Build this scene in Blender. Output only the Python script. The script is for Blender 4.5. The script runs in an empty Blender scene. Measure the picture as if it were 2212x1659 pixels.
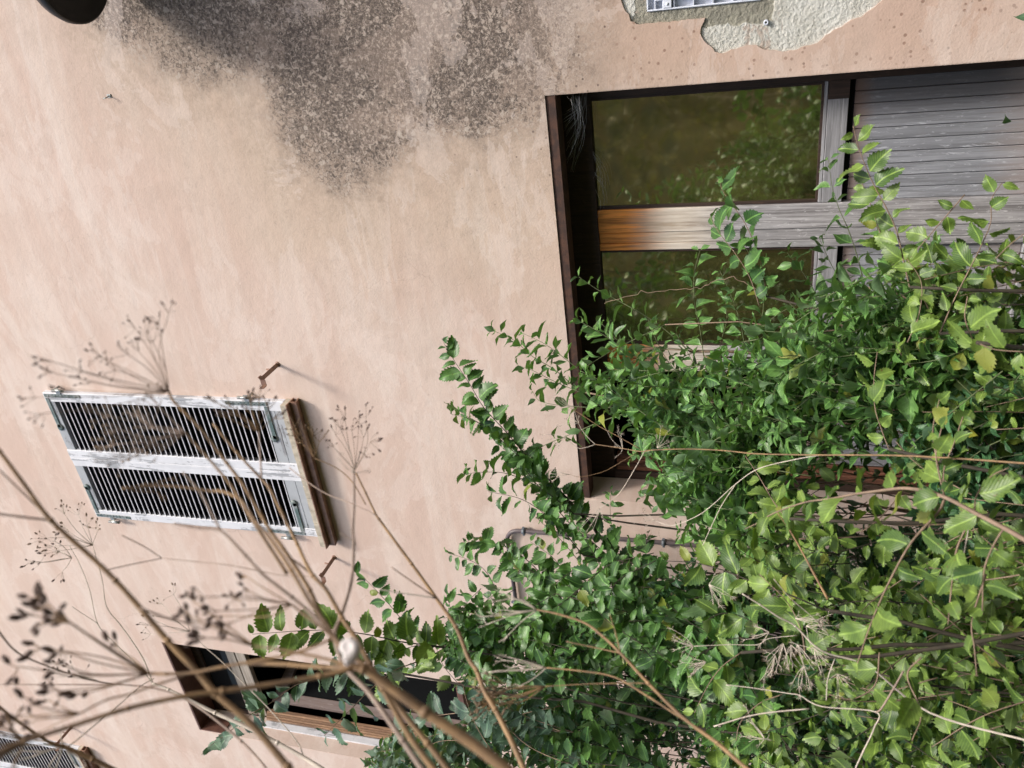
import bpy, bmesh, math, random
import numpy as np
from mathutils import Vector, Matrix
from mathutils.geometry import tessellate_polygon
R = math.radians
rng = np.random.default_rng(7)
random.seed(7)
sc = bpy.context.scene
col = sc.collection

# ---------------------------------------------------------------- camera, sky, sun, exposure
D = 3.3          # metres from the camera to the wall plane (wall front face is y = 0)
EYE = 1.5        # camera height
FPX = 1760.0     # focal length in pixels of a 2212 px wide picture
# columns: picture right, picture down, forward, expressed in world axes (the phone was held sideways)
CM = np.array([[-0.11533081, -0.87622351, -0.46790081],
               [0.26462565, -0.48112366, 0.83575911],
               [-0.95742993, -0.02742978, 0.2873596]])
CAM = np.array([0.0, -D, EYE])
cam_d = bpy.data.cameras.new('camera')
cam = bpy.data.objects.new('camera', cam_d); col.objects.link(cam)
m = Matrix.Identity(4)
for i in range(3):
    m[i][0] = CM[i, 0]; m[i][1] = -CM[i, 1]; m[i][2] = -CM[i, 2]; m[i][3] = CAM[i]
cam.matrix_world = m
cam_d.sensor_width = 36; cam_d.lens = FPX / 2212 * 36
cam_d.clip_start = 0.05; cam_d.clip_end = 500
cam_d.dof.use_dof = True; cam_d.dof.focus_distance = 3.3; cam_d.dof.aperture_fstop = 8.5
sc.camera = cam

SUN = Vector((0.387, -0.446, 0.807)).normalized()      # towards the sun
w = bpy.data.worlds.new('World'); sc.world = w; w.use_nodes = True
nt = w.node_tree; bg = nt.nodes['Background']
sky = nt.nodes.new('ShaderNodeTexSky'); sky.sky_type = 'NISHITA'; sky.sun_disc = False
sky.sun_elevation = math.asin(SUN.z); sky.sun_rotation = math.atan2(SUN.x, SUN.y)
sky.air_density = 1.0; sky.dust_density = 4.0; sky.ozone_density = 1.0
nt.links.new(sky.outputs[0], bg.inputs[0]); bg.inputs[1].default_value = 0.15
sl = bpy.data.lights.new('sun', 'SUN'); sl.energy = 2.0; sl.angle = R(9); sl.color = (1, 0.95, 0.88)
so = bpy.data.objects.new('sun', sl); col.objects.link(so)
so.rotation_euler = SUN.to_track_quat('Z', 'Y').to_euler()
sc.view_settings.view_transform = 'Standard'; sc.view_settings.look = 'None'
sc.view_settings.exposure = 0.74; sc.view_settings.gamma = 1
sc.cycles.max_bounces = 6; sc.cycles.transparent_max_bounces = 12

def ray(px, py):
    r = CM @ np.array([px - 1106.0, py - 829.5, FPX]); return r / np.linalg.norm(r)
def P(px, py, y=0.0):            # point of the vertical plane at depth y that the picture shows at (px, py)
    r = ray(px, py); return CAM + r * ((D + y) / r[1])
def T(px, py, t):                # point t metres from the camera
    return CAM + ray(px, py) * t
def wall_t(px, py): return D / ray(px, py)[1]

# ---------------------------------------------------------------- materials
def mat(name):
    mt = bpy.data.materials.new(name); mt.use_nodes = True
    n = mt.node_tree.nodes; b = n['Principled BSDF']
    return mt, mt.node_tree, b
class G:
    """small helper to write node graphs"""
    def __init__(s, nt): s.nt = nt
    def n(s, t, **k):
        x = s.nt.nodes.new(t)
        for a, v in k.items(): setattr(x, a, v)
        return x
    def L(s, a, b): s.nt.links.new(a, b)
    def put(s, sock, v):
        if hasattr(v, 'is_linked') or isinstance(v, bpy.types.NodeSocket): s.L(v, sock)
        else:
            if isinstance(v, (tuple, list)) and len(v) == 3 and sock.type == 'RGBA': v = (*v, 1)
            sock.default_value = v
    def pos(s): return s.n('ShaderNodeTexCoord').outputs['Object']
    def math(s, op, a, b=0.0, c=None, clamp=False):
        x = s.n('ShaderNodeMath', operation=op, use_clamp=clamp)
        s.put(x.inputs[0], a); s.put(x.inputs[1], b)
        if c is not None: s.put(x.inputs[2], c)
        return x.outputs[0]
    def vmath(s, op, a, b=(0, 0, 0)):
        x = s.n('ShaderNodeVectorMath', operation=op); s.put(x.inputs[0], a); s.put(x.inputs[1], b)
        return x.outputs['Value'] if op in ('LENGTH', 'DISTANCE', 'DOT_PRODUCT') else x.outputs['Vector']
    def sep(s, v):
        x = s.n('ShaderNodeSeparateXYZ'); s.L(v, x.inputs[0]); return x.outputs
    def noise(s, v, scale, detail=4, rough=0.55, dist=0.0, color=False):
        x = s.n('ShaderNodeTexNoise'); s.put(x.inputs['Vector'], v); x.inputs['Scale'].default_value = scale
        x.inputs['Detail'].default_value = detail; x.inputs['Roughness'].default_value = rough
        x.inputs['Distortion'].default_value = dist
        return x.outputs['Color' if color else 'Fac']
    def voro(s, v, scale, feature='F1', out='Distance', rnd=1.0):
        x = s.n('ShaderNodeTexVoronoi', feature=feature); s.put(x.inputs['Vector'], v)
        x.inputs['Scale'].default_value = scale; x.inputs['Randomness'].default_value = rnd
        return x.outputs[out]
    def ramp(s, f, a, b, lo=0.0, hi=1.0, smooth=True):
        x = s.n('ShaderNodeMapRange', interpolation_type='SMOOTHSTEP' if smooth else 'LINEAR')
        s.put(x.inputs[0], f); s.put(x.inputs[1], a); s.put(x.inputs[2], b); s.put(x.inputs[3], lo); s.put(x.inputs[4], hi)
        return x.outputs[0]
    def mix(s, f, a, b, mode='MIX'):
        x = s.n('ShaderNodeMix', data_type='RGBA', blend_type=mode)
        s.put(x.inputs[0], f); s.put(x.inputs[6], a); s.put(x.inputs[7], b); return x.outputs[2]
    def bump(s, h, strength=0.3, dist=0.01, bsdf=None):
        x = s.n('ShaderNodeBump'); s.put(x.inputs['Height'], h); x.inputs['Strength'].default_value = strength
        x.inputs['Distance'].default_value = dist
        if bsdf: s.L(x.outputs[0], bsdf.inputs['Normal'])
        return x.outputs[0]
    def scale(s, v, k):
        x = s.n('ShaderNodeMapping'); s.L(v, x.inputs[0]); x.inputs['Scale'].default_value = k; return x.outputs[0]

def simple(name, c, rough=0.7, metal=0.0, var=0.25, nscale=20, bumpk=0.15, stretch=(1, 1, 1), c2=None):
    mt, t, b = mat(name); g = G(t); v = g.scale(g.pos(), stretch)
    f = g.noise(v, nscale, 5, 0.6)
    c2 = c2 or tuple(x * (1 - var) for x in c)
    g.L(g.mix(g.ramp(f, 0.3, 0.7), c, c2), b.inputs['Base Color'])
    b.inputs['Roughness'].default_value = rough; b.inputs['Metallic'].default_value = metal
    g.bump(f, bumpk, 0.004, b)
    return mt

def stucco():
    mt, t, b = mat('pink_stucco'); g = G(t); p = g.pos()
    x_0, y_0, z_0 = g.sep(p)
    n1 = g.noise(p, 0.9, 4, 0.55); n2 = g.noise(g.scale(p, (0.5, 1, 2.4)), 1.6, 6, 0.62, 0.6)
    c = g.mix(g.ramp(n1, 0.3, 0.7), (0.565, 0.42, 0.35), (0.59, 0.46, 0.39))
    c = g.mix(g.ramp(n2, 0.42, 0.66), c, (0.63, 0.515, 0.445))
    # trowel / scaffold lift bands, vertical run marks
    n3 = g.noise(g.scale(p, (0.35, 1, 5.0)), 1.0, 5, 0.6, 1.2)
    c = g.mix(g.ramp(n3, 0.50, 0.66, 0, 0.3), c, (0.69, 0.595, 0.53))
    n4 = g.noise(g.scale(p, (3.0, 1, 0.7)), 1.0, 5, 0.6, 0.6)
    c = g.mix(g.ramp(n4, 0.5, 0.75, 0, 0.22), c, (0.50, 0.385, 0.31))
    warp = g.vmath('ADD', p, g.vmath('SCALE', g.noise(p, 3.0, 5, 0.6, 0, True)))
    wn = g.n('ShaderNodeVectorMath', operation='SCALE'); g.L(g.vmath('SUBTRACT', g.noise(p, 2.6, 6, 0.65, 0, True), (0.5, 0.5, 0.5)), wn.inputs[0]); wn.inputs[3].default_value = 0.55
    pw = g.vmath('ADD', p, wn.outputs[0])
    def blob(x, z, rx, rz):
        q = g.vmath('MULTIPLY', g.vmath('SUBTRACT', pw, (x, 0, z + EYE)), (1 / rx, 0, 1 / rz))
        return g.ramp(g.vmath('LENGTH', q), 0.35, 1.15, 1, 0)
    def mixmax(lst, a, b_):
        o_ = None
        for (x, z, rx, rz) in lst:
            q = g.vmath('MULTIPLY', g.vmath('SUBTRACT', pw, (x, 0, z + EYE)), (1 / rx, 0, 1 / rz))
            d_ = g.ramp(g.vmath('LENGTH', q), a, b_, 1, 0); o_ = d_ if o_ is None else g.math('MAXIMUM', o_, d_)
        return o_
    BL = [(0.14, 2.1, 0.48, 0.70), (0.08, 1.5, 0.70, 0.70), (-0.36, 1.74, 0.44, 0.38), (-0.12, 1.15, 0.50, 0.55), (0.1, 2.6, 0.22, 0.38), (-0.40, 1.25, 0.26, 0.3)]
    mk = mixmax(BL, 0.35, 1.5)                                   # 1 in the core, thinning far outwards
    fr = mixmax([(-0.1, 1.7, 1.45, 1.45), (-0.75, 1.9, 0.75, 0.8), (-0.8, 1.1, 0.75, 0.9), (-0.2, 0.6, 0.7, 0.9)], 0.3, 1.2)
    c = g.mix(g.math('MULTIPLY', fr, 0.55), c, (0.52, 0.405, 0.30))
    fine = g.noise(p, 52, 8, 0.74, 0.6); med = g.noise(p, 13, 6, 0.65); big = g.noise(p, 3.0, 5, 0.65)
    strip = g.math('MULTIPLY', g.math('MULTIPLY', g.ramp(x_0, -1.0, -0.45), g.ramp(g.math('ADD', z_0, g.math('MULTIPLY', g.math('SUBTRACT', med, 0.5), 0.6)), EYE - 0.1, EYE + 0.7)), g.ramp(z_0, EYE + 1.9, EYE + 1.1))
    c = g.mix(g.math('MULTIPLY', strip, g.ramp(g.math('ADD', big, g.math('MULTIPLY', g.math('SUBTRACT', fine, 0.5), 0.6)), 0.3, 0.75, 0.15, 0.85)), c, (0.33, 0.245, 0.205))
    hz = g.math('MULTIPLY', mixmax(BL, 0.7, 2.3), g.ramp(g.math('ADD', med, g.math('MULTIPLY', g.math('SUBTRACT', fine, 0.5), 0.9)), 0.30, 0.68, 0.25, 0.8))
    c = g.mix(hz, c, (0.37, 0.285, 0.215))
    mm = g.math('ADD', mk, g.math('MULTIPLY', g.math('SUBTRACT', big, 0.5), 0.75))
    mm = g.math('MULTIPLY', mm, g.ramp(mk, 0.0, 0.25))
    film = g.ramp(g.math('ADD', mm, g.math('MULTIPLY', g.math('SUBTRACT', med, 0.5), 0.5)), 0.05, 0.85, 0, 0.88, False)
    c = g.mix(film, c, (0.215, 0.165, 0.125))
    dk = g.math('ADD', mm, g.math('MULTIPLY', g.math('SUBTRACT', med, 0.5), 1.0))
    c = g.mix(g.ramp(dk, 0.35, 0.95, 0, 0.9, False), c, (0.070, 0.056, 0.046))
    # curled flakes and pale rims of the peeling wash, ragged at every size
    fl1 = g.noise(p, 36, 5, 0.6, 1.6); fl2 = g.noise(g.vmath('ADD', p, (3.1, 0, 1.7)), 90, 3, 0.6, 1.2)
    a1 = g.math('MULTIPLY', g.ramp(fl1, 0.555, 0.575), g.ramp(mk, 0.06, 0.4, 0, 0.85))
    c = g.mix(a1, c, (0.44, 0.37, 0.31))
    a2 = g.math('MULTIPLY', g.ramp(fl2, 0.55, 0.58), g.ramp(mk, 0.08, 0.5, 0, 0.6))
    c = g.mix(a2, c, (0.36, 0.29, 0.24))
    rim = g.ramp(g.math('ABSOLUTE', g.math('SUBTRACT', fl1, 0.50)), 0.004, 0.014, 1, 0)
    c = g.mix(g.math('MULTIPLY', rim, g.ramp(mk, 0.1, 0.45, 0, 0.65)), c, (0.47, 0.395, 0.335))
    drk = g.math('MULTIPLY', g.ramp(g.noise(g.vmath('ADD', p, (7, 0, 3)), 64, 5, 0.7, 0.8), 0.52, 0.56), g.ramp(mm, 0.15, 0.6, 0, 0.8))
    c = g.mix(drk, c, (0.040, 0.032, 0.028))
    pw2 = g.vmath('ADD', p, g.vmath('MULTIPLY', g.vmath('SUBTRACT', g.noise(p, 30, 6, 0.75, 0, True), (0.5, 0.5, 0.5)), (0.06, 0.0, 0.06)))
    for sc_, th, cc, am, pk in [(19, 0.26, (0.50, 0.43, 0.365), 0.7, 0.80), (34, 0.30, (0.46, 0.39, 0.33), 0.75, 0.72)]:
        vd = g.voro(pw2, sc_); sel = g.n('ShaderNodeTexVoronoi'); g.L(pw2, sel.inputs['Vector']); sel.inputs['Scale'].default_value = sc_
        cs = g.sep(sel.outputs['Color'])[0]
        sp = g.math('MULTIPLY', g.ramp(vd, th - 0.05, th, 1, 0), g.ramp(cs, pk, pk + 0.04))
        c = g.mix(g.math('MULTIPLY', sp, g.ramp(mk, 0.05, 0.4, 0, am)), c, cc)
    # faint rings thrown out beyond the stain
    vd = g.voro(p, 38); ringm = g.ramp(g.math('ABSOLUTE', g.math('SUBTRACT', vd, 0.28)), 0.03, 0.08, 1, 0)
    c = g.mix(g.math('MULTIPLY', ringm, g.math('MULTIPLY', fr, g.ramp(med, 0.45, 0.62, 0, 0.38))), c, (0.33, 0.26, 0.21))
    # pin holes and small brown spots round the opening and under the peeled patch
    x_, y_, z_ = g.sep(p)
    near = g.math('MULTIPLY', g.ramp(x_, -1.3, -0.4), g.ramp(z_, EYE + 2.0, EYE + 0.9))
    vd = g.voro(p, 24); hs = g.n('ShaderNodeTexVoronoi'); g.L(p, hs.inputs['Vector']); hs.inputs['Scale'].default_value = 24
    ho = g.math('MULTIPLY', g.ramp(vd, 0.09, 0.13, 1, 0), g.ramp(g.sep(hs.outputs['Color'])[1], 0.6, 0.65))
    c = g.mix(g.math('MULTIPLY', ho, near), c, (0.05, 0.035, 0.03))
    low = g.math('MULTIPLY', g.ramp(x_, -0.62, -0.42), g.ramp(z_, EYE + 0.75, EYE + 0.35))
    c = g.mix(g.math('MULTIPLY', low, 0.6), c, (0.50, 0.345, 0.265))
    vd = g.voro(p, 46); hs = g.n('ShaderNodeTexVoronoi'); g.L(p, hs.inputs['Vector']); hs.inputs['Scale'].default_value = 46
    ho = g.math('MULTIPLY', g.ramp(vd, 0.2, 0.32, 1, 0), g.ramp(g.sep(hs.outputs['Color'])[2], 0.62, 0.7))
    c = g.mix(g.math('MULTIPLY', ho, g.math('MULTIPLY', low, 0.75)), c, (0.21, 0.12, 0.085))
    # faint grime specks everywhere, fine mottling
    sp = g.math('MULTIPLY', g.ramp(g.noise(p, 30, 5, 0.75), 0.56, 0.72), g.ramp(g.noise(p, 2.0, 3), 0.46, 0.62, 0, 0.5))
    c = g.mix(sp, c, (0.36, 0.27, 0.215))
    c = g.mix(g.ramp(g.noise(p, 90, 3, 0.7), 0.25, 0.75, 0.0, 0.16), c, (0.42, 0.32, 0.26))
    n5 = g.noise(g.scale(p, (0.55, 1, 1.9)), 1.2, 6, 0.6, 0.4)
    c = g.mix(g.math('MULTIPLY', g.ramp(n5, 0.535, 0.542), g.math('MULTIPLY', g.ramp(n5, 0.60, 0.545, 0, 0.20), g.ramp(mk, 0.25, 0.0))), c, (0.70, 0.62, 0.565))
    pt = g.noise(g.scale(p, (1.0, 1, 1.5)), 1.7, 7, 0.68, 0.5)
    c = g.mix(g.ramp(pt, 0.545, 0.553, 0, 0.25), c, (0.68, 0.58, 0.52))
    pt2 = g.noise(g.vmath('ADD', p, (5.3, 0, 2.1)), 1.1, 8, 0.7, 0.3)
    c = g.mix(g.ramp(pt2, 0.565, 0.575, 0, 0.2), c, (0.45, 0.345, 0.28))
    # hairline cracks
    cw = g.vmath('ADD', p, g.vmath('MULTIPLY', g.vmath('SUBTRACT', g.noise(p, 5, 5, 0.6, 0, True), (0.5, 0.5, 0.5)), (0.25, 0, 0.25)))
    ce = g.voro(cw, 1.5, 'DISTANCE_TO_EDGE')
    ck = g.math('MULTIPLY', g.ramp(ce, 0.0, 0.0045, 1, 0), g.ramp(g.noise(p, 1.3, 2), 0.52, 0.60, 0, 0.42))
    c = g.mix(ck, c, (0.33, 0.25, 0.2))
    g.L(c, b.inputs['Base Color']); b.inputs['Roughness'].default_value = 0.93
    h = g.math('ADD', g.math('MULTIPLY', g.noise(p, 8, 6, 0.55), 1.6), g.math('MULTIPLY', g.noise(p, 120, 3, 0.6), 0.35))
    h = g.math('ADD', h, g.math('MULTIPLY', g.math('MULTIPLY', fine, mk), 0.7))
    g.bump(h, 0.55, 0.006, b)
    return mt

def render_coat():
    mt, t, b = mat('bare_render'); g = G(t); p = g.pos(); x_, y_, z_ = g.sep(p)
    n = g.noise(p, 9, 5, 0.6)
    c = g.mix(g.ramp(n, 0.35, 0.65), (0.66, 0.66, 0.61), (0.56, 0.55, 0.49))
    # cement collar round the meter box
    q = g.vmath('ADD', p, g.vmath('MULTIPLY', g.vmath('SUBTRACT', g.noise(p, 9, 5, 0.6, 0, True), (0.5, 0.5, 0.5)), (0.08, 0, 0.08)))
    qx, qy, qz = g.sep(q)
    box = g.math('MAXIMUM', g.math('ABSOLUTE', g.math('SUBTRACT', qx, 0.0)), g.math('SUBTRACT', g.math('ABSOLUTE', g.math('SUBTRACT', qz, EYE + 0.225)), -0.08))
    col_ = g.ramp(box, 0.33, 0.335, 1, 0)
    cem = g.mix(g.ramp(g.noise(p, 22, 5), 0.35, 0.65), (0.36, 0.345, 0.275), (0.25, 0.24, 0.195))
    c = g.mix(col_, c, cem)
    c = g.mix(g.ramp(g.noise(p, 6, 5, 0.7, 1.0), 0.62, 0.66, 0, 0.7), c, (0.42, 0.33, 0.27))
    g.L(c, b.inputs['Base Color']); b.inputs['Roughness'].default_value = 0.95
    h = g.math('ADD', g.math('MULTIPLY', g.voro(p, 70), 0.6), g.math('MULTIPLY', g.noise(p, 60, 7, 0.7, 0.15), 2.2))
    h = g.math('ADD', h, g.math('MULTIPLY', col_, -0.6))
    g.bump(h, 0.9, 0.006, b)
    return mt

def wood(name, base, dark, warm=None, warm_mask=None, grain='z', gs=1.0, jamb=False):
    mt, t, b = mat(name); g = G(t); p = g.pos()
    st = {'z': (38, 38, 1.6), 'x': (1.6, 38, 38)}[grain]
    rnd = g.sep(g.n('ShaderNodeAttribute', attribute_name='piece').outputs['Vector'])[0]
    cmb = g.n('ShaderNodeCombineXYZ'); g.L(g.math('MULTIPLY', rnd, 7.0), cmb.inputs[0]); g.L(g.math('MULTIPLY', rnd, 3.0), cmb.inputs[2])
    v = g.vmath('ADD', g.scale(p, tuple(a * gs for a in st)), cmb.outputs[0])
    n1 = g.noise(v, 1.0, 6, 0.65, 1.4); n2 = g.noise(v, 3.4, 4, 0.7, 0.4)
    f = g.math('ADD', g.math('MULTIPLY', n1, 0.7), g.math('MULTIPLY', n2, 0.3))
    c = g.mix(g.ramp(f, 0.36, 0.62), dark, base)
    c = g.mix(g.ramp(g.noise(p, 5, 4, 0.6), 0.45, 0.7, 0, 0.5), c, tuple(x * 0.55 for x in base))
    c = g.mix(g.ramp(rnd, 0, 1, 0, 0.55, False), c, tuple(x * 0.45 for x in base))
    fl = g.noise(g.scale(v, (1.0, 1.0, 5.0)), 2.2, 5, 0.75, 0.6)
    c = g.mix(g.ramp(fl, 0.56, 0.66, 0, 0.5), c, tuple(min(1, x * 1.7) for x in base))
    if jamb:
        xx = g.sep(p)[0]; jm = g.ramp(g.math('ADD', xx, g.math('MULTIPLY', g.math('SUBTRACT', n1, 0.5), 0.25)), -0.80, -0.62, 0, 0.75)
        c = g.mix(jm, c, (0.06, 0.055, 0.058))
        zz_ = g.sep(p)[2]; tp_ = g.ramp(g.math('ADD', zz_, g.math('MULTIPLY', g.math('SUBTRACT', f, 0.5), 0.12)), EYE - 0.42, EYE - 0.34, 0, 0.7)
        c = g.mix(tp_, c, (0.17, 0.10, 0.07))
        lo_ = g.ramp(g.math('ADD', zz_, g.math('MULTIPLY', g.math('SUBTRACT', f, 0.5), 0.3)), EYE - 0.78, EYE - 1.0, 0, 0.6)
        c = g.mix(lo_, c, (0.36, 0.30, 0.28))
    if warm:
        x_, y_, z_ = g.sep(p)
        mk = g.math('ADD', z_, g.math('MULTIPLY', g.math('SUBTRACT', f, 0.5), 0.25))
        fm = g.ramp(mk, warm_mask[0], warm_mask[1])
        wc = g.mix(g.ramp(f, 0.38, 0.6), tuple(a * 0.35 for a in warm), warm)
        mid = g.mix(g.ramp(f, 0.3, 0.62), (0.38, 0.30, 0.22), (0.66, 0.60, 0.52))
        c = g.mix(g.ramp(mk, warm_mask[0] - 0.3, warm_mask[0] - 0.02), c, mid)
        c = g.mix(fm, c, wc)
        c = g.mix(g.ramp(mk, warm_mask[1] + 0.08, warm_mask[1] + 0.16), c, (0.10, 0.035, 0.012))
    g.L(c, b.inputs['Base Color']); b.inputs['Roughness'].default_value = 0.75
    g.bump(f, 0.6, 0.003, b)
    return mt

def paint_wood(name, paint, bare, amount, grain='z'):
    mt, t, b = mat(name); g = G(t); p = g.pos()
    st = {'z': (30, 30, 1.2), 'x': (1.2, 30, 30)}[grain]
    f = g.noise(g.scale(p, st), 1.0, 6, 0.65, 1.0)
    bare_c = g.mix(g.ramp(f, 0.35, 0.65), tuple(x * 0.6 for x in bare), bare)
    k = g.math('ADD', g.math('MULTIPLY', f, 0.5), g.math('MULTIPLY', g.noise(p, 4.5, 5, 0.7, 0.5), 0.5))
    pc = g.mix(g.ramp(g.noise(p, 14, 4, 0.6), 0.4, 0.7, 0, 0.35), paint, tuple(x * 0.75 for x in paint))
    mk = g.ramp(k, amount, amount + 0.025)
    g.L(g.mix(mk, pc, bare_c), b.inputs['Base Color']); b.inputs['Roughness'].default_value = 0.6
    g.bump(g.math('SUBTRACT', g.math('MULTIPLY', f, 0.5), mk), 0.4, 0.002, b)
    return mt

def rust(name, c1, c2, rough=0.75):
    mt, t, b = mat(name); g = G(t); p = g.pos()
    f = g.noise(p, 18, 6, 0.7); f2 = g.noise(p, 120, 3, 0.7)
    c = g.mix(g.ramp(f, 0.4, 0.62), c1, c2)
    c = g.mix(g.ramp(f2, 0.55, 0.7, 0, 0.5), c, tuple(x * 0.4 for x in c1))
    g.L(c, b.inputs['Base Color']); b.inputs['Roughness'].default_value = rough
    g.bump(f2, 0.3, 0.002, b)
    return mt

def glass(nm='old_window_glass', k=0.52):
    mt, t, b = mat(nm); g = G(t); p = g.pos()
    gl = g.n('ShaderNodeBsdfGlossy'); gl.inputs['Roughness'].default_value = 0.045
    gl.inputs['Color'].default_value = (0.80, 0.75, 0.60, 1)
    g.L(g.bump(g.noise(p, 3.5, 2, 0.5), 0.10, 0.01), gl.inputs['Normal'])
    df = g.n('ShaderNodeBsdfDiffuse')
    g.L(g.mix(g.ramp(g.noise(g.scale(p, (1, 1, 0.35)), 7, 5, 0.7), 0.35, 0.7), (0.030, 0.031, 0.012), (0.095, 0.085, 0.030)), df.inputs['Color'])  # olive diffuse tint paints in the hazy reflection of the greenery
    if k < 0.2: t.links.remove(df.inputs['Color'].links[0]); df.inputs['Color'].default_value = (0.012, 0.013, 0.014, 1)  # low-gloss panes get one even near-black diffuse colour
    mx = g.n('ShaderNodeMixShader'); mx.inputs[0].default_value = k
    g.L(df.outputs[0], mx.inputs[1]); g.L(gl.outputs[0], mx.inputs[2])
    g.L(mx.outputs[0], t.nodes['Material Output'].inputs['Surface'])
    return mt

def leafmat(name, c_lo, c_hi, yellow, under, yam=0.06, veins=9.0, gloss=0.42, trans=0.2):
    mt, t, b = mat(name); g = G(t)
    at = g.n('ShaderNodeAttribute', attribute_name='leaf_uv').outputs['Vector']
    u, v, r = g.sep(at)
    c = g.mix(g.ramp(r, 0.0, 0.95, 0, 1, False), tuple(x * 0.72 for x in c_lo), tuple(x * 1.12 for x in c_hi))
    au = g.math('ABSOLUTE', u)
    q = g.math('SUBTRACT', g.math('MULTIPLY', v, veins), g.math('MULTIPLY', au, veins * 0.42))
    tri = g.math('ABSOLUTE', g.math('SUBTRACT', g.math('FRACT', q), 0.5))
    vein = g.ramp(tri, 0.40, 0.49)
    mid = g.ramp(au, 0.05, 0.11, 1, 0)
    lines = g.math('MAXIMUM', g.math('MULTIPLY', vein, 0.45), g.math('MULTIPLY', mid, 0.75))
    c = g.mix(lines, c, tuple(min(1, x * 1.9 + 0.01) for x in c_hi))
    pn = g.noise(g.pos(), 60, 3, 0.6)
    c = g.mix(g.ramp(pn, 0.35, 0.7, 0, 0.4), c, tuple(x * 0.55 for x in c_lo))
    yf = g.ramp(r, 1 - yam, 1 - yam + 0.02)
    c = g.mix(yf, c, yellow)
    # brown insect spots and edges
    br = g.math('MULTIPLY', g.ramp(g.noise(g.pos(), 140, 2, 0.5), 0.70, 0.74), 0.8)
    c = g.mix(br, c, (0.12, 0.07, 0.025))
    geo = g.n('ShaderNodeNewGeometry')
    cu = g.mix(0.6, c, under)
    cc = g.mix(geo.outputs['Backfacing'], c, cu)
    g.L(cc, b.inputs['Base Color'])
    b.inputs['Roughness'].default_value = gloss; b.inputs['Specular IOR Level'].default_value = 0.5
    g.bump(g.math('SUBTRACT', g.math('MULTIPLY', tri, 0.6), g.math('MULTIPLY', mid, 0.5)), 0.35, 0.002, b)
    tr = g.n('ShaderNodeBsdfTranslucent'); g.L(g.mix(1.0, cc, (1.0, 1.25, 0.35), 'MULTIPLY'), tr.inputs['Color'])
    sc2 = g.n('ShaderNodeMixShader'); sc2.inputs[0].default_value = trans
    g.L(b.outputs[0], sc2.inputs[1]); g.L(tr.outputs[0], sc2.inputs[2])
    if 'elm' in name:
        hole = g.ramp(g.noise(g.pos(), 75, 2, 0.5), 0.735, 0.74)
        tp3 = g.n('ShaderNodeBsdfTransparent'); mh = g.n('ShaderNodeMixShader'); g.L(hole, mh.inputs[0]); g.L(sc2.outputs[0], mh.inputs[1]); g.L(tp3.outputs[0], mh.inputs[2])
        sc2 = mh
    g.L(sc2.outputs[0], t.nodes['Material Output'].inputs['Surface'])
    return mt

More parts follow.
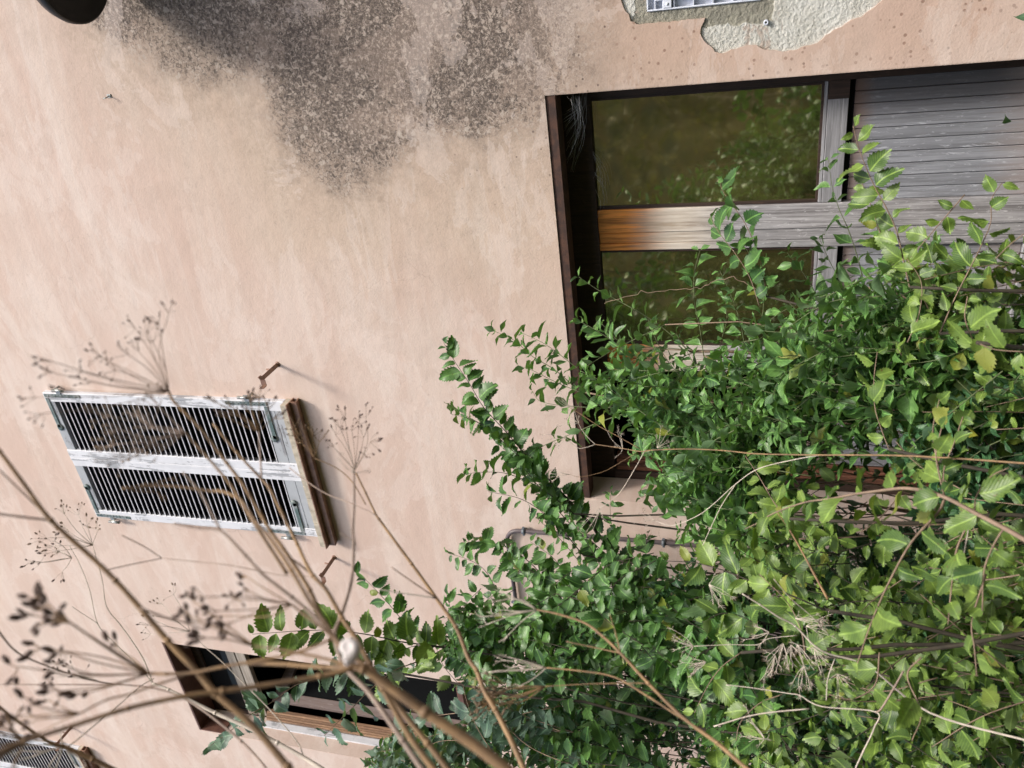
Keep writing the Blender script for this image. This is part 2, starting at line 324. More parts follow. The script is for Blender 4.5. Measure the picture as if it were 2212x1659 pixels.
M = dict(
    stucco=stucco(), render=render_coat(), glass=glass(), dim_glass=glass('dark_glass', 0.05),
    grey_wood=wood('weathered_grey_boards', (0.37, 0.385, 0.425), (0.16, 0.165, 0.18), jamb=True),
    warm_wood=wood('half_varnished_wood', (0.47, 0.46, 0.47), (0.15, 0.14, 0.14), (0.72, 0.27, 0.05), (EYE + 0.37, EYE + 0.60)),
    grey_rail=wood('weathered_grey_rail', (0.40, 0.40, 0.42), (0.17, 0.165, 0.17), grain='x'),
    dark_wood=wood('dark_shaded_wood', (0.055, 0.03, 0.02), (0.02, 0.012, 0.01)),  # near-black: door frame's recess shade put into the colour; paint patch truly dark
    brown_wood=wood('red_brown_wood', (0.22, 0.09, 0.05), (0.06, 0.025, 0.017)),
    pale_wood=wood('bare_pale_wood', (0.42, 0.37, 0.31), (0.22, 0.18, 0.15), grain='x'),
    slat_wood=wood('orange_brown_moulding', (0.36, 0.22, 0.13), (0.12, 0.06, 0.035)),
    white_paint=paint_wood('peeling_white_paint', (0.64, 0.65, 0.68), (0.36, 0.37, 0.39), 0.53),
    grey_paint=paint_wood('thin_grey_paint', (0.36, 0.38, 0.40), (0.24, 0.24, 0.25), 0.54, 'x'),
    slat_paint=simple('white_slat_edge', (0.64, 0.64, 0.68), 0.6, var=0.3, nscale=30),
    slat_dark=simple('painted_shade_slat_face', (0.05, 0.05, 0.075), 0.8, var=0.4),  # near-black blue tone paints the underside shade into the slat bodies
    rust=rust('rusty_steel', (0.085, 0.038, 0.022), (0.04, 0.02, 0.014)),
    brown_metal=rust('brown_painted_metal', (0.135, 0.062, 0.042), (0.10, 0.045, 0.032), 0.5),
    sill_metal=rust('brown_sill_metal', (0.26, 0.15, 0.10), (0.17, 0.09, 0.06), 0.5),
    beige=simple('beige_edge_tile', (0.52, 0.46, 0.36), 0.8, var=0.35, nscale=25, bumpk=0.4),
    green_metal=rust('green_grey_hinge_paint', (0.075, 0.115, 0.108), (0.20, 0.22, 0.21), 0.5),
    galv=simple('galvanised_hinge', (0.42, 0.43, 0.40), 0.35, 0.7, var=0.4, nscale=60),
    pipe=simple('grey_brown_conduit', (0.115, 0.092, 0.095), 0.5, var=0.3, nscale=8),
    clip=simple('blue_grey_clip', (0.13, 0.15, 0.17), 0.5),
    white_plastic=simple('white_plastic', (0.68, 0.72, 0.80), 0.4, var=0.1),
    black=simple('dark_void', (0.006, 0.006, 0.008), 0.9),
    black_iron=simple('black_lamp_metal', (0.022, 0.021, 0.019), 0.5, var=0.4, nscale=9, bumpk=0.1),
    room=simple('room_painted_dark', (0.012, 0.011, 0.011), 0.9),  # near-black walls put the unlit rooms' darkness into the colour
    dry=simple('dry_brown_stalk', (0.33, 0.205, 0.095), 0.7, var=0.45, nscale=40, c2=(0.16, 0.10, 0.055)),
    dry_pale=simple('bleached_stalk', (0.66, 0.58, 0.48), 0.6, var=0.3, nscale=40),
    dry_grey=simple('grey_pink_stalk', (0.38, 0.285, 0.225), 0.7, var=0.35, nscale=40),
    seed=simple('dark_seed', (0.155, 0.105, 0.085), 0.8, var=0.4, nscale=80),
    seed_pale=simple('tan_seed', (0.22, 0.15, 0.09), 0.8, var=0.4, nscale=80),
    twig=simple('dark_twig', (0.045, 0.036, 0.022), 0.8, var=0.4, nscale=50),
    twig_pale=simple('pale_brown_twig', (0.27, 0.19, 0.13), 0.75, var=0.4, nscale=50),
    green_stem=simple('green_stem', (0.12, 0.15, 0.06), 0.6, var=0.3, nscale=50),
    shell=simple('white_shell', (0.78, 0.72, 0.69), 0.35, var=0.2, nscale=120),
    soil=simple('soil', (0.05, 0.038, 0.026), 0.95, var=0.5, nscale=6, bumpk=0.6),
    bank=simple('bank_soil', (0.05, 0.06, 0.02), 0.95, var=0.5, nscale=3, bumpk=0.6, c2=(0.12, 0.09, 0.02)),
    tile=simple('roof_tile', (0.33, 0.16, 0.10), 0.85, var=0.4, nscale=6),
    web=simple('cobweb_silk', (0.5, 0.5, 0.5), 0.6),
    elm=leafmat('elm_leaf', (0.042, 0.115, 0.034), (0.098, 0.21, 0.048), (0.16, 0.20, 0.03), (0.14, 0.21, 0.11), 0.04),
    elm_light=leafmat('elm_leaf_yellow_green', (0.058, 0.135, 0.028), (0.165, 0.250, 0.046), (0.22, 0.25, 0.045), (0.16, 0.23, 0.09), 0.05),  # yellower, paler elm foliage colour
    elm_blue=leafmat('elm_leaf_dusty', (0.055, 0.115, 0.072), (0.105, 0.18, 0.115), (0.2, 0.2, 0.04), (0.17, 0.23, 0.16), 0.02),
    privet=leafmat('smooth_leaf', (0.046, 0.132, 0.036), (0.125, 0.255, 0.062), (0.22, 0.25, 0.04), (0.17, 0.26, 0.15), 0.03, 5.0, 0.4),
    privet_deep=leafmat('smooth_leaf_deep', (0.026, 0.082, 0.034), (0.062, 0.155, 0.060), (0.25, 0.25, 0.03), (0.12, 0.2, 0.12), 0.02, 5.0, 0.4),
    bankleaf=leafmat('bank_leaf', (0.07, 0.11, 0.02), (0.24, 0.22, 0.04), (0.38, 0.33, 0.09), (0.2, 0.2, 0.06), 0.15),
)

# ---------------------------------------------------------------- object helpers
def setp(o, label=None, cat=None, group=None, kind=None):
    if label: o['label'] = label
    if cat: o['category'] = cat
    if group: o['group'] = group
    if kind: o['kind'] = kind
    return o
def empty(name, loc, label, cat, group=None):
    o = bpy.data.objects.new(name, None); col.objects.link(o); o.location = loc
    o.empty_display_size = 0.1
    return setp(o, label, cat, group)
def link(name, me, parent=None, m=None):
    o = bpy.data.objects.new(name, me); col.objects.link(o)
    if m is not None:
        for k in (m if isinstance(m, list) else [m]): me.materials.append(k)
    if parent is not None:
        o.parent = parent
        wl = Vector((0, 0, 0)); q = parent
        while q is not None: wl += q.location; q = q.parent
        o.location = -wl           # keep mesh coordinates in world space
    return o

class MB:
    """collects polygons; piece = random number per added solid"""
    def __init__(s): s.v = []; s.f = []; s.mi = []; s.pc = []; s.smooth = []
    def add(s, vs, fs, mi=0, smooth=False, r=None):
        o = len(s.v); s.v += [tuple(map(float, x)) for x in vs]; r = random.random() if r is None else r
        s.pc += [r] * len(vs)
        for f in fs: s.f.append([i + o for i in f]); s.mi.append(mi); s.smooth.append(smooth)
    def box(s, x0, x1, y0, y1, z0, z1, mi=0, b=0.0):
        if x0 > x1: x0, x1 = x1, x0
        if z0 > z1: z0, z1 = z1, z0
        if y0 > y1: y0, y1 = y1, y0
        if b <= 0:
            vs = [(x, y, z) for x in (x0, x1) for y in (y0, y1) for z in (z0, z1)]
            s.add(vs, [(0, 1, 3, 2), (4, 6, 7, 5), (0, 4, 5, 1), (2, 3, 7, 6), (0, 2, 6, 4), (1, 5, 7, 3)], mi); return
        bm = bmesh.new(); bmesh.ops.create_cube(bm, size=1)
        for v in bm.verts: v.co = Vector(((x0 + x1) / 2 + v.co.x * (x1 - x0), (y0 + y1) / 2 + v.co.y * (y1 - y0), (z0 + z1) / 2 + v.co.z * (z1 - z0)))
        bmesh.ops.bevel(bm, geom=bm.edges[:], offset=b, segments=1, affect='EDGES')
        bm.verts.index_update()
        s.add([v.co[:] for v in bm.verts], [[v.index for v in f.verts] for f in bm.faces], mi); bm.free()
    def obox(s, c, ax, ay, az, mi=0):       # oriented box: centre and three half axes
        c, ax, ay, az = map(np.asarray, (c, ax, ay, az))
        vs = [c + i * ax + j * ay + k * az for i in (-1, 1) for j in (-1, 1) for k in (-1, 1)]
        s.add(vs, [(0, 1, 3, 2), (4, 6, 7, 5), (0, 4, 5, 1), (2, 3, 7, 6), (0, 2, 6, 4), (1, 5, 7, 3)], mi)
    def tube(s, pts, rad, n=6, mi=0, cap=True, r=None):
        pts = np.asarray(pts, float); k = len(pts)
        rad = np.full(k, rad, float) if np.isscalar(rad) else np.asarray(rad, float)
        tg = np.gradient(pts, axis=0); tg /= np.linalg.norm(tg, axis=1)[:, None] + 1e-12
        a = np.cross(tg[0], [0.3, 0.5, 0.81]); a /= np.linalg.norm(a) + 1e-12
        vs = []
        for i in range(k):
            a = a - tg[i] * (a @ tg[i]); a /= np.linalg.norm(a) + 1e-12; bb = np.cross(tg[i], a)
            for j in range(n):
                th = 2 * math.pi * j / n; vs.append(pts[i] + rad[i] * (math.cos(th) * a + math.sin(th) * bb))
        fs = [(i * n + j, i * n + (j + 1) % n, (i + 1) * n + (j + 1) % n, (i + 1) * n + j) for i in range(k - 1) for j in range(n)]
        if cap: fs += [tuple(range(n))[::-1], tuple((k - 1) * n + j for j in range(n))]
        s.add(vs, fs, mi, True, r)
    def lathe(s, prof, o, ax=(0, 0, 1), n=48, mi=0):
        ax = Vector(ax).normalized(); q = ax.to_track_quat('Z', 'Y'); vs = []
        for (r, h) in prof:
            for j in range(n):
                th = 2 * math.pi * j / n; vs.append(Vector(o) + q @ Vector((r * math.cos(th), r * math.sin(th), h)))
        k = len(prof)
        s.add(vs, [(i * n + j, i * n + (j + 1) % n, (i + 1) * n + (j + 1) % n, (i + 1) * n + j) for i in range(k - 1) for j in range(n)], mi, True)
    def build(s, name, m, parent=None):
        me = bpy.data.meshes.new(name); me.from_pydata(s.v, [], s.f); me.update()
        me.polygons.foreach_set('material_index', s.mi); me.polygons.foreach_set('use_smooth', s.smooth)
        a = me.attributes.new('piece', 'FLOAT', 'POINT'); a.data.foreach_set('value', s.pc)
        return link(name, me, parent, m)

def smooth_path(pts, seg=5):
    pts = [np.asarray(p, float) for p in pts]
    if len(pts) < 3: return np.array([pts[0] + (pts[-1] - pts[0]) * t for t in np.linspace(0, 1, seg + 1)])
    ex = [2 * pts[0] - pts[1]] + pts + [2 * pts[-1] - pts[-2]]; out = []
    for i in range(1, len(ex) - 2):
        p0, p1, p2, p3 = ex[i - 1], ex[i], ex[i + 1], ex[i + 2]
        for t in np.arange(0, 1, 1 / seg):
            out.append(0.5 * (2 * p1 + (p2 - p0) * t + (2 * p0 - 5 * p1 + 4 * p2 - p3) * t * t + (3 * p1 - p0 - 3 * p2 + p3) * t ** 3))
    out.append(pts[-1]); return np.array(out)

def sheet(name, outer, holes, y0, y1, m, parent):
    """flat wall layer in the xz plane with holes, front at y0 and reveal edges back to y1"""
    loops = [[Vector((x, 0, z)) for x, z in lp] for lp in [outer] + holes]
    flat = [p for lp in loops for p in lp]
    tris = tessellate_polygon(loops)
    mb = MB(); vs = [(p.x, y0, p.z) for p in flat]
    fs = []
    for t in tris:
        a, b_, c = (flat[i] for i in t)
        nrm = (b_ - a).cross(c - a); fs.append(t if nrm.y < 0 else t[::-1])
    mb.add(vs, fs)
    o = 0
    for k, lp in enumerate(loops):
        n = len(lp); v = [(p.x, y0, p.z) for p in lp] + [(p.x, y1, p.z) for p in lp]
        if k > 0: mb.add(v, [(i, (i + 1) % n, n + (i + 1) % n, n + i) for i in range(n)])
        else: mb.add(v, [(i, n + i, n + (i + 1) % n, (i + 1) % n) for i in range(n)])
    return mb.build(name, m, parent)
def rect(x0, x1, z0, z1): return [(x0, z0), (x1, z0), (x1, z1), (x0, z1)]

# ---------------------------------------------------------------- setting
g_ = MB(); g_.add([(-60, -60, 0), (60, -60, 0), (60, 60, 0), (-60, 60, 0)], [(0, 1, 2, 3)])
setp(g_.build('ground', M['soil']), kind='structure')
# overgrown bank behind the photographer, it shows only as a reflection in the panes
def BANK(x, y):
    t = max(0.0, min(1.0, (-y - 5.6) / 9.0)); return 6.6 * (1 - (1 - t) ** 1.5) + 0.35 * math.sin(x * 0.9 + y * 0.7) * t
b_ = MB(); nx, ny = 40, 16; vs = []
for i in range(nx):
    for j in range(ny):
        x = -22 + 34 * i / (nx - 1); t = j / (ny - 1); y = -5.6 - 9 * t
        z = BANK(x, y) + 0.004
        vs.append((x, y, z if j else -0.1))
b_.add(vs, [(i * ny + j, i * ny + j + 1, (i + 1) * ny + j + 1, (i + 1) * ny + j) for i in range(nx - 1) for j in range(ny - 1)], smooth=True)
setp(b_.build('hillside', M['bank']), kind='structure')

# ---------------------------------------------------------------- house
E_ = EYE
house = empty('house', (-2.0, 0.2, 0), 'pink stuccoed old house with brown sills, stained patch and weathered wooden openings', 'house')
DOOR = (-2.51, -0.525, 0.0, E_ + 0.84)
SH1 = (-2.90, -1.98, E_ + 2.42, E_ + 4.05)
LW = (-4.957, -4.03, E_ + 1.75, E_ + 4.0)
SH2 = (-6.40, -5.45, E_ + 5.36, E_ + 6.99)
BOX = (-0.262, 0.10, E_ + 0.02, E_ + 0.425)
peel_px = [(1334, -120), (1341, 0), (1347, 20), (1358, 30), (1362, 45), (1375, 53), (1395, 51), (1440, 48), (1480, 43), (1510, 40), (1523, 39), (1515, 56), (1513, 72), (1521, 88), (1535, 100), (1546, 112), (1562, 116), (1580, 108), (1600, 102), (1616, 99), (1632, 97), (1655, 106), (1690, 112), (1715, 109), (1740, 100), (1765, 93), (1775, 84), (1800, 66), (1820, 56), (1840, 42), (1862, 35), (1880, 22), (1905, 2), (1930, -60), (1900, -140), (1750, -170), (1600, -160), (1400, -140)]
peel = []
pp = [P(x, y)[[0, 2]] for x, y in peel_px]
for i in range(len(pp)):
    a, b2 = pp[i], pp[(i + 1) % len(pp)]; n = max(1, int(np.linalg.norm(b2 - a) / 0.012))
    for k in range(n):
        q = a + (b2 - a) * k / n; peel.append((q[0] + rng.normal(0, 0.0016), q[1] + rng.normal(0, 0.0016)))
outer = rect(-16, 4, -0.1, 10.2)
sheet('wall', outer, [rect(*DOOR), rect(*SH1), rect(*LW), rect(*SH2), peel], 0.0, 0.0075, M['stucco'], house)
sheet('bare_wall', rect(-15.99, 3.99, -0.1, 10.19), [rect(*DOOR), rect(*SH1), rect(*LW), rect(*SH2), rect(*BOX)], 0.0075, 0.20, M['render'], house)['label'] = 'rough grey render laid bare by the fallen pink skim'
# reveals lined with pink skim at both sides of the openings (2 mm proud of the render)
for (x0, x1, z0, z1) in (DOOR, LW):
    for a_, b__ in ((x0, x0 + 0.003), (x1 - 0.003, x1)):
        rv = MB(); rv.box(a_, b__, 0.001, 0.198, z0, z1 - 0.002); rv.build('reveal', M['stucco'], house)
# body of the house: side and back walls, dark rooms, roof with eaves
bd = MB()
bd.box(-15.98, -15.7, 0.2, 8, 0, 10.15); bd.box(3.7, 3.98, 0.2, 8, 0, 10.15); bd.box(-15.7, 3.7, 7.7, 8, 0, 10.15)
bd.build('side_wall', M['stucco'], house)
rm = MB()
def room(x0, x1, y0, y1, z0, z1):
    vs = [(x, y, z) for x in (x0, x1) for y in (y0, y1) for z in (z0, z1)]
    rm.add(vs, [(4, 6, 7, 5), (0, 1, 3, 2), (2, 3, 7, 6), (0, 2, 6, 4), (1, 5, 7, 3)])
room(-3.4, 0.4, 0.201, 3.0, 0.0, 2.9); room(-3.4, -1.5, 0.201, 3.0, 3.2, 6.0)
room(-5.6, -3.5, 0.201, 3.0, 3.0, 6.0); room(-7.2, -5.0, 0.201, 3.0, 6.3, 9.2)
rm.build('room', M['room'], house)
rf = MB()
rf.add([(-16.3, -0.3, 10.2), (4.3, -0.3, 10.2), (4.3, 4.0, 11.9), (-16.3, 4.0, 11.9), (-16.3, 8.3, 10.2), (4.3, 8.3, 10.2),
        (-16.3, -0.3, 10.35), (4.3, -0.3, 10.35), (4.3, 4.0, 12.05), (-16.3, 4.0, 12.05), (-16.3, 8.3, 10.35), (4.3, 8.3, 10.35)],
       [(0, 3, 2, 1), (3, 4, 5, 2), (6, 7, 8, 9), (9, 8, 11, 10), (0, 1, 7, 6), (4, 10, 11, 5), (0, 6, 9, 3), (3, 9, 10, 4), (1, 2, 8, 7), (2, 5, 11, 8)])
rf.build('roof', M['tile'], house)

# --- wooden door: right leaf (pane over boards), middle leaf, open left bay
Y = 0.205
def part(mb, name, m, parent, label=None):
    o = mb.build(name, m, parent)
    if label: o['label'] = label
    return o
li = MB(); li.box(DOOR[0] + .0035, DOOR[1] - .0035, 0.006, 0.10, DOOR[3] - 0.042, DOOR[3] - 0.001, b=0.002)
part(li, 'lintel', M['rust'], house, 'rusty steel lintel over the wooden door')
fr = MB()
fr.box(-2.507, -0.528, Y, Y + 0.06, E_ + 0.70, E_ + 0.835, b=0.003)
fr.box(-0.585, -0.528, Y - 0.01, Y + 0.06, 0, E_ + 0.70, b=0.003)
fr.box(-2.507, -2.46, Y - 0.01, Y + 0.06, 0, E_ + 0.70, b=0.003)
dfr = part(fr, 'door_frame', M['dark_wood'], house, 'dark frame round the wooden door, shade painted into its wood')
f2 = MB(); f2.box(-2.459, -2.42, Y, Y + 0.03, 0, E_ + 0.69, b=0.004); f2.box(-2.42, -2.40, Y + 0.01, Y + 0.05, 0, E_ + 0.69, b=0.004); f2.box(-2.40, -2.375, Y + 0.02, Y + 0.06, 0, E_ + 0.69, b=0.004)
part(f2, 'moulding', M['brown_wood'], dfr, 'red-brown moulded jamb of the open bay')

def door_leaf(x0, x1, st_l, st_r, label, nplank):
    """x0..x1 glazed part; stiles st_l=(a,b), st_r"""
    st = MB()
    for s_ in st_l + st_r: st.box(s_[0], s_[1], Y + s_[2], Y + 0.045, 0.05, E_ + 0.70, b=0.0025)
    leaf = part(st, 'door', M['warm_wood'], house, label)
    rl = MB(); rl.box(x0 + .001, x1 - .001, Y + 0.002, Y + 0.04, E_ - 0.312, E_ - 0.236, b=0.002)
    rl.box(x0 + .001, x1 - .001, Y + 0.004, Y + 0.035, E_ - 0.234, E_ - 0.222, b=0.001)
    part(rl, 'rail', M['grey_rail'], leaf); rl = MB()
    rl.box(x0 + .001, x1 - .001, Y + 0.002, Y + 0.04, 0.05, E_ - 1.0, b=0.002)
    part(rl, 'rail', M['grey_rail'], leaf)
    bd_ = MB(); bw = (x1 - x0) / nplank
    for i in range(nplank):
        a = x0 + i * bw
        bd_.box(a + 0.0012, a + bw - 0.0012, Y + 0.022 + random.random() * 0.002, Y + 0.036, E_ - 0.999, E_ - 0.335, b=0.0022)
    part(bd_, 'board_panel', M['grey_wood'], leaf)
    bt = MB(); bt.box(x0, x0 + 0.012, Y + 0.012, Y + 0.03, E_ - 0.22, E_ + 0.70); bt.box(x1 - 0.012, x1, Y + 0.012, Y + 0.03, E_ - 0.22, E_ + 0.70)
    bt.box(x0 + .012, x1 - .012, Y + 0.012, Y + 0.03, E_ - 0.222, E_ - 0.212)
    part(bt, 'bead', M['dark_wood'], leaf)
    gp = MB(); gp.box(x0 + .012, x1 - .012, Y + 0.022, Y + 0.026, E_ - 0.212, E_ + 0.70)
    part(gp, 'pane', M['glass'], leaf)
    bk = MB(); bk.box(x0, x1, Y + 0.038, Y + 0.05, 0.05, E_ + 0.70); part(bk, 'shade_backing', M['black'], leaf)  # black sheet stands in for shade in the gaps round the boards
    return leaf
door_leaf(-1.065, -0.587, [(-1.172, -1.066, 0.0)], [], 'right door leaf with a large pane of painted olive reflection over grey boards', 10)
door_leaf(-1.73, -1.255, [(-1.865, -1.806, 0.0), (-1.805, -1.731, 0.004)], [(-1.222, -1.173, 0.006), (-1.254, -1.223, 0.0)], 'middle door leaf with a dim pane half hidden by leaves', 10)
# open left bay: low boards and rails in the dark
lb = MB(); lb.box(-2.37, -1.87, Y + 0.01, Y + 0.05, E_ - 0.32, E_ - 0.24, b=0.003); lb.box(-2.37, -1.87, Y + 0.02, Y + 0.04, E_ - 0.23, E_ - 0.20, b=0.003)
for i in range(8): lb.box(-2.37 + i * 0.0625 + 0.001, -2.37 + (i + 1) * 0.0625 - 0.001, Y + 0.022, Y + 0.036, 0.05, E_ - 0.32, b=0.0015)
part(lb, 'low_panel', M['grey_wood'], house, 'grey boarded low panel of the open left bay')
# pelmet of peeled dark paint on the rail of the right leaf
pl = MB(); pl.box(-0.655, -0.587, Y + 0.0005, Y + 0.003, E_ - 0.3125, E_ - 0.2355); part(pl, 'paint_patch', M['dark_wood'], house, 'dark paint left on the end of the grey rail')

# --- shuttered windows
def shutter_window(x0, x1, z0, z1, lab):
    mid = (x0 + x1) / 2
    bk = MB(); bk.box(x0 + .003, x1 - .003, 0.08, 0.085, z0, z1); part(bk, 'shade_backing', M['black'], house)  # black sheet stands in for the darkness behind the slats
    for side, (a, b) in (('right', (mid + 0.001, x1)), ('left', (x0, mid - 0.001))):
        yf, yb = -0.03, 0.008
        s = MB()
        s.box(b - 0.062, b, yf, yb, z0, z1, b=0.003); s.box(a, a + 0.058, yf - (0.004 if side == 'right' else 0), yb, z0, z1, b=0.003)
        if side == 'right': s.box(a - 0.02, a - 0.0, yf - 0.004, yf + 0.01, z0, z1, b=0.002)
        sh = part(s, 'shutter', M['white_paint'], house, '%s leaf of the %s' % (side, lab))
        r = MB(); r.box(a + .058, b - .062, yf + .002, yb, z1 - 0.065, z1 - .001, b=0.002); part(r, 'rail', M['grey_paint'], sh); r = MB()
        r.box(a + .058, b - .062, yf + .002, yb, z0 + .001, z0 + 0.072, b=0.002); r.box(a + .058, b - .062, yf + .0035, yb, z0 + 0.074, z0 + 0.145, b=0.002)
        part(r, 'rail', M['grey_paint'], sh)
        sl_ = MB(); n = 38; za, zb = z0 + 0.15, z1 - 0.07; pit = (zb - za) / n; an = R(38)
        for i in range(n):
            zc = za + (i + 0.35) * pit + random.gauss(0, 0.0012); d = 0.021; h = 0.0026; an = R(38) + random.gauss(0, 0.05)
            ax = np.array([(b - a - 0.12) / 2, 0, 0]); ay = np.array([0, math.cos(an), math.sin(an)]); az = np.array([0, -math.sin(an), math.cos(an)])
            c = np.array([(a + b - 0.004) / 2, yf + 0.004 + d * math.cos(an), zc + random.uniform(-.001, .001)])
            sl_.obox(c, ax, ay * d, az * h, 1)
            sl_.box(c[0] - ax[0], c[0] + ax[0], yf + 0.0005, yf + 0.0035, zc - d * math.sin(an) - 0.0028, zc - d * math.sin(an) + 0.0030, 0)
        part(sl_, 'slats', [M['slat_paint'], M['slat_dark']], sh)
        # hinges: corner straps with a pin barrel
        oe, sg = (b, -1) if side == 'right' else (a, 1)
        for zc, up in ((z1 - 0.012, -1), (z0 + 0.105, 1)):
            h = MB()
            h.box(oe + sg * 0.008, oe + sg * 0.028, yf - 0.0035, yf - 0.0005, zc, zc + up * (0.26 if up < 0 else 0.26))
            h.box(oe + sg * 0.034, oe + sg * 0.24, yf - 0.0035, yf - 0.0005, zc, zc + up * 0.022)
            h.lathe([(0.0, 0), (0.022, 0), (0.022, 0.003), (0, 0.003)], (oe + sg * 0.24, yf - 0.0005, zc + up * 0.016), (0, -1, 0), 16)
            for k in range(5): h.lathe([(0.0055, 0), (0.004, 0.003), (0, 0.0035)], (oe + sg * 0.02, yf - 0.0035, zc + up * (0.03 + 0.05 * k)), (0, -1, 0), 8)
            hg = part(h, 'hinge', M['green_metal'], sh)
            k_ = MB()
            for q in range(9): k_.box(oe + sg * 0.012, oe + sg * 0.016, yf - 0.0045, yf - 0.003, zc + up * (0.02 + q * 0.024), zc + up * (0.034 + q * 0.024)); k_.box(oe + sg * 0.026, oe + sg * 0.03, yf - 0.0045, yf - 0.003, zc + up * (0.02 + q * 0.024), zc + up * (0.034 + q * 0.024))
            k_.box(oe - sg * 0.035, oe + sg * 0.005, yf - 0.006, yf - 0.002, zc + up * 0.10, zc + up * 0.13)
            k_.tube([(oe - sg * 0.022, yf - 0.008, zc + up * 0.085), (oe - sg * 0.022, yf - 0.008, zc + up * 0.165)], 0.009, 12)
            k_.tube([(oe - sg * 0.022, yf - 0.008, zc + up * 0.10), (oe - sg * 0.03, 0.01, zc + up * 0.10)], 0.006, 8)
            part(k_, 'hinge_pin', M['galv'], sh)
    # sill: beige tile edge over a brown metal profile
    s = MB(); xs = x0 - 0.035; xe = x1 + 0.005; k = 11; zt = z0 - 0.004
    for i in range(k):
        a = xs + (xe - xs) * i / k; b = xs + (xe - xs) * (i + 1) / k
        s.box(a + .001, b - .001, -0.075 - random.random() * .002, 0.0, zt - 0.036 - random.random() * .003, zt - random.random() * .002, b=0.002)
    sill = part(s, 'sill', M['beige'], house, 'sill with beige tile edge under the %s' % lab)
    q = MB()
    def prof(pts):
        n = len(pts); vs = [(xs - .004, y, z) for y, z in pts] + [(xe + .004, y, z) for y, z in pts]
        q.add(vs, [(i, n + i, n + (i + 1) % n, (i + 1) % n) for i in range(n)] + [tuple(range(n)), tuple(range(2 * n - 1, n - 1, -1))])
    zb = zt - 0.040
    prof([(-0.082, zb), (0, zb), (0, zb - 0.006), (-0.038, zb - 0.006), (-0.040, zb - 0.045), (-0.046, zb - 0.045), (-0.046, zb - 0.006), (-0.082, zb - 0.006)])
    prof([(-0.040, zb - 0.038), (0, zb - 0.030), (0, zb - 0.036), (-0.040, zb - 0.0445)])
    part(q, 'sill_profile', M['sill_metal'], sill)
shutter_window(*SH1, 'louvred shutters in the middle of the wall')
shutter_window(*SH2, 'louvred shutters at the upper left of the house')

def catch(base, lab):
    """iron shutter catch: a flat arm standing out of the wall with a folded head"""
    bx, _, bz = base; c = MB()
    c.obox((bx, -0.085, bz), (0.010, 0, 0.004), (0, 0.085, 0), (0.0008, 0, -0.002))
    c.obox((bx - 0.016, -0.17, bz - 0.01), (0.016, 0, 0), (0, 0.002, 0), (0, 0, 0.014))
    c.obox((bx - 0.034, -0.185, bz - 0.012), (0.002, 0, 0), (0, 0.016, 0), (0, 0, 0.012))
    c.obox((bx + 0.012, -0.172, bz - 0.004), (0.008, 0, 0.006), (0, 0.012, 0), (0, 0, 0.003))
    c.tube([(bx, -0.06, bz), (bx - 0.002, -0.055, bz + 0.035)], 0.005, 8)
    c.lathe([(0, 0), (0.016, 0), (0.014, 0.004), (0, 0.005)], (bx, 0.0, bz), (0, -1, 0), 14)
    part(c, 'shutter_catch', M['sill_metal'], house, lab)
catch(P(600, 787), 'iron shutter catch to the right of the middle shutters')
catch(P(722, 1204), 'iron shutter catch below left of the middle shutters')
catch(P(154, 1571), 'iron shutter catch beside the upper left shutters')

# --- open window at the lower left with brown lining
x0, x1, z0, z1 = LW
ln = MB(); ln.box(x0 + .001, x1 - .001, 0.002, 0.195, z1 - 0.012, z1 - 0.001); ln.box(x0 - .0, x0 + 0.012, 0.003, 0.12, z1 - 0.21, z1 - 0.012)  # second box is a brown patch standing in for shadow on the left reveal
part(ln, 'lintel_lining_and_shadow', M['brown_metal'], house, 'brown lining under the head of the open window, with a painted shadow patch on the left reveal')
wf = MB(); yy = 0.2
wf.box(x0 - .05, x1 + .05, yy + .002, yy + 0.05, z1 - 0.07, z1 + 0.02, b=0.002)
wf.box(x1 - 0.045, x1 + 0.05, yy + .002, yy + 0.05, z0, z1 - 0.07, b=0.002); wf.box(x0 - .05, x0 + 0.03, yy + .002, yy + 0.05, z0, z1 - 0.07, b=0.002)
wfo = part(wf, 'window_frame', M['dark_wood'], house, 'dark frame of the open window at the lower left')
tr_ = MB(); tr_.box(x0 + 0.03, x1 - .045, yy - 0.012, yy + 0.03, E_ + 3.60, E_ + 3.675, b=0.002); tr_.box(x0 + 0.03, x1 - .045, yy - 0.008, yy + 0.03, E_ + 3.515, E_ + 3.597, b=0.002)
part(tr_, 'transom', M['pale_wood'], wfo)
tg_ = MB(); tg_.box(x0 + .03, x1 - .045, yy + 0.02, yy + 0.024, E_ + 3.675, z1 - 0.07); part(tg_, 'pane', M['dim_glass'], wfo)
ml = MB()
for i, (dx, dy) in enumerate([(0.032, -0.03), (0.05, -0.022), (0.066, -0.012), (0.080, -0.004)]): ml.box(x0 + dx - 0.016, x0 + dx, yy + dy, yy + dy + 0.03, z0, E_ + 3.51, b=0.002)
part(ml, 'moulding', M['slat_wood'], wfo, 'orange-brown moulded jamb strips')
ed = MB(); ed.box(x0 + .0035, x0 + 0.016, 0.11, 0.165, z0, E_ + 3.51, b=0.002); part(ed, 'jamb_strip', M['white_paint'], wfo)
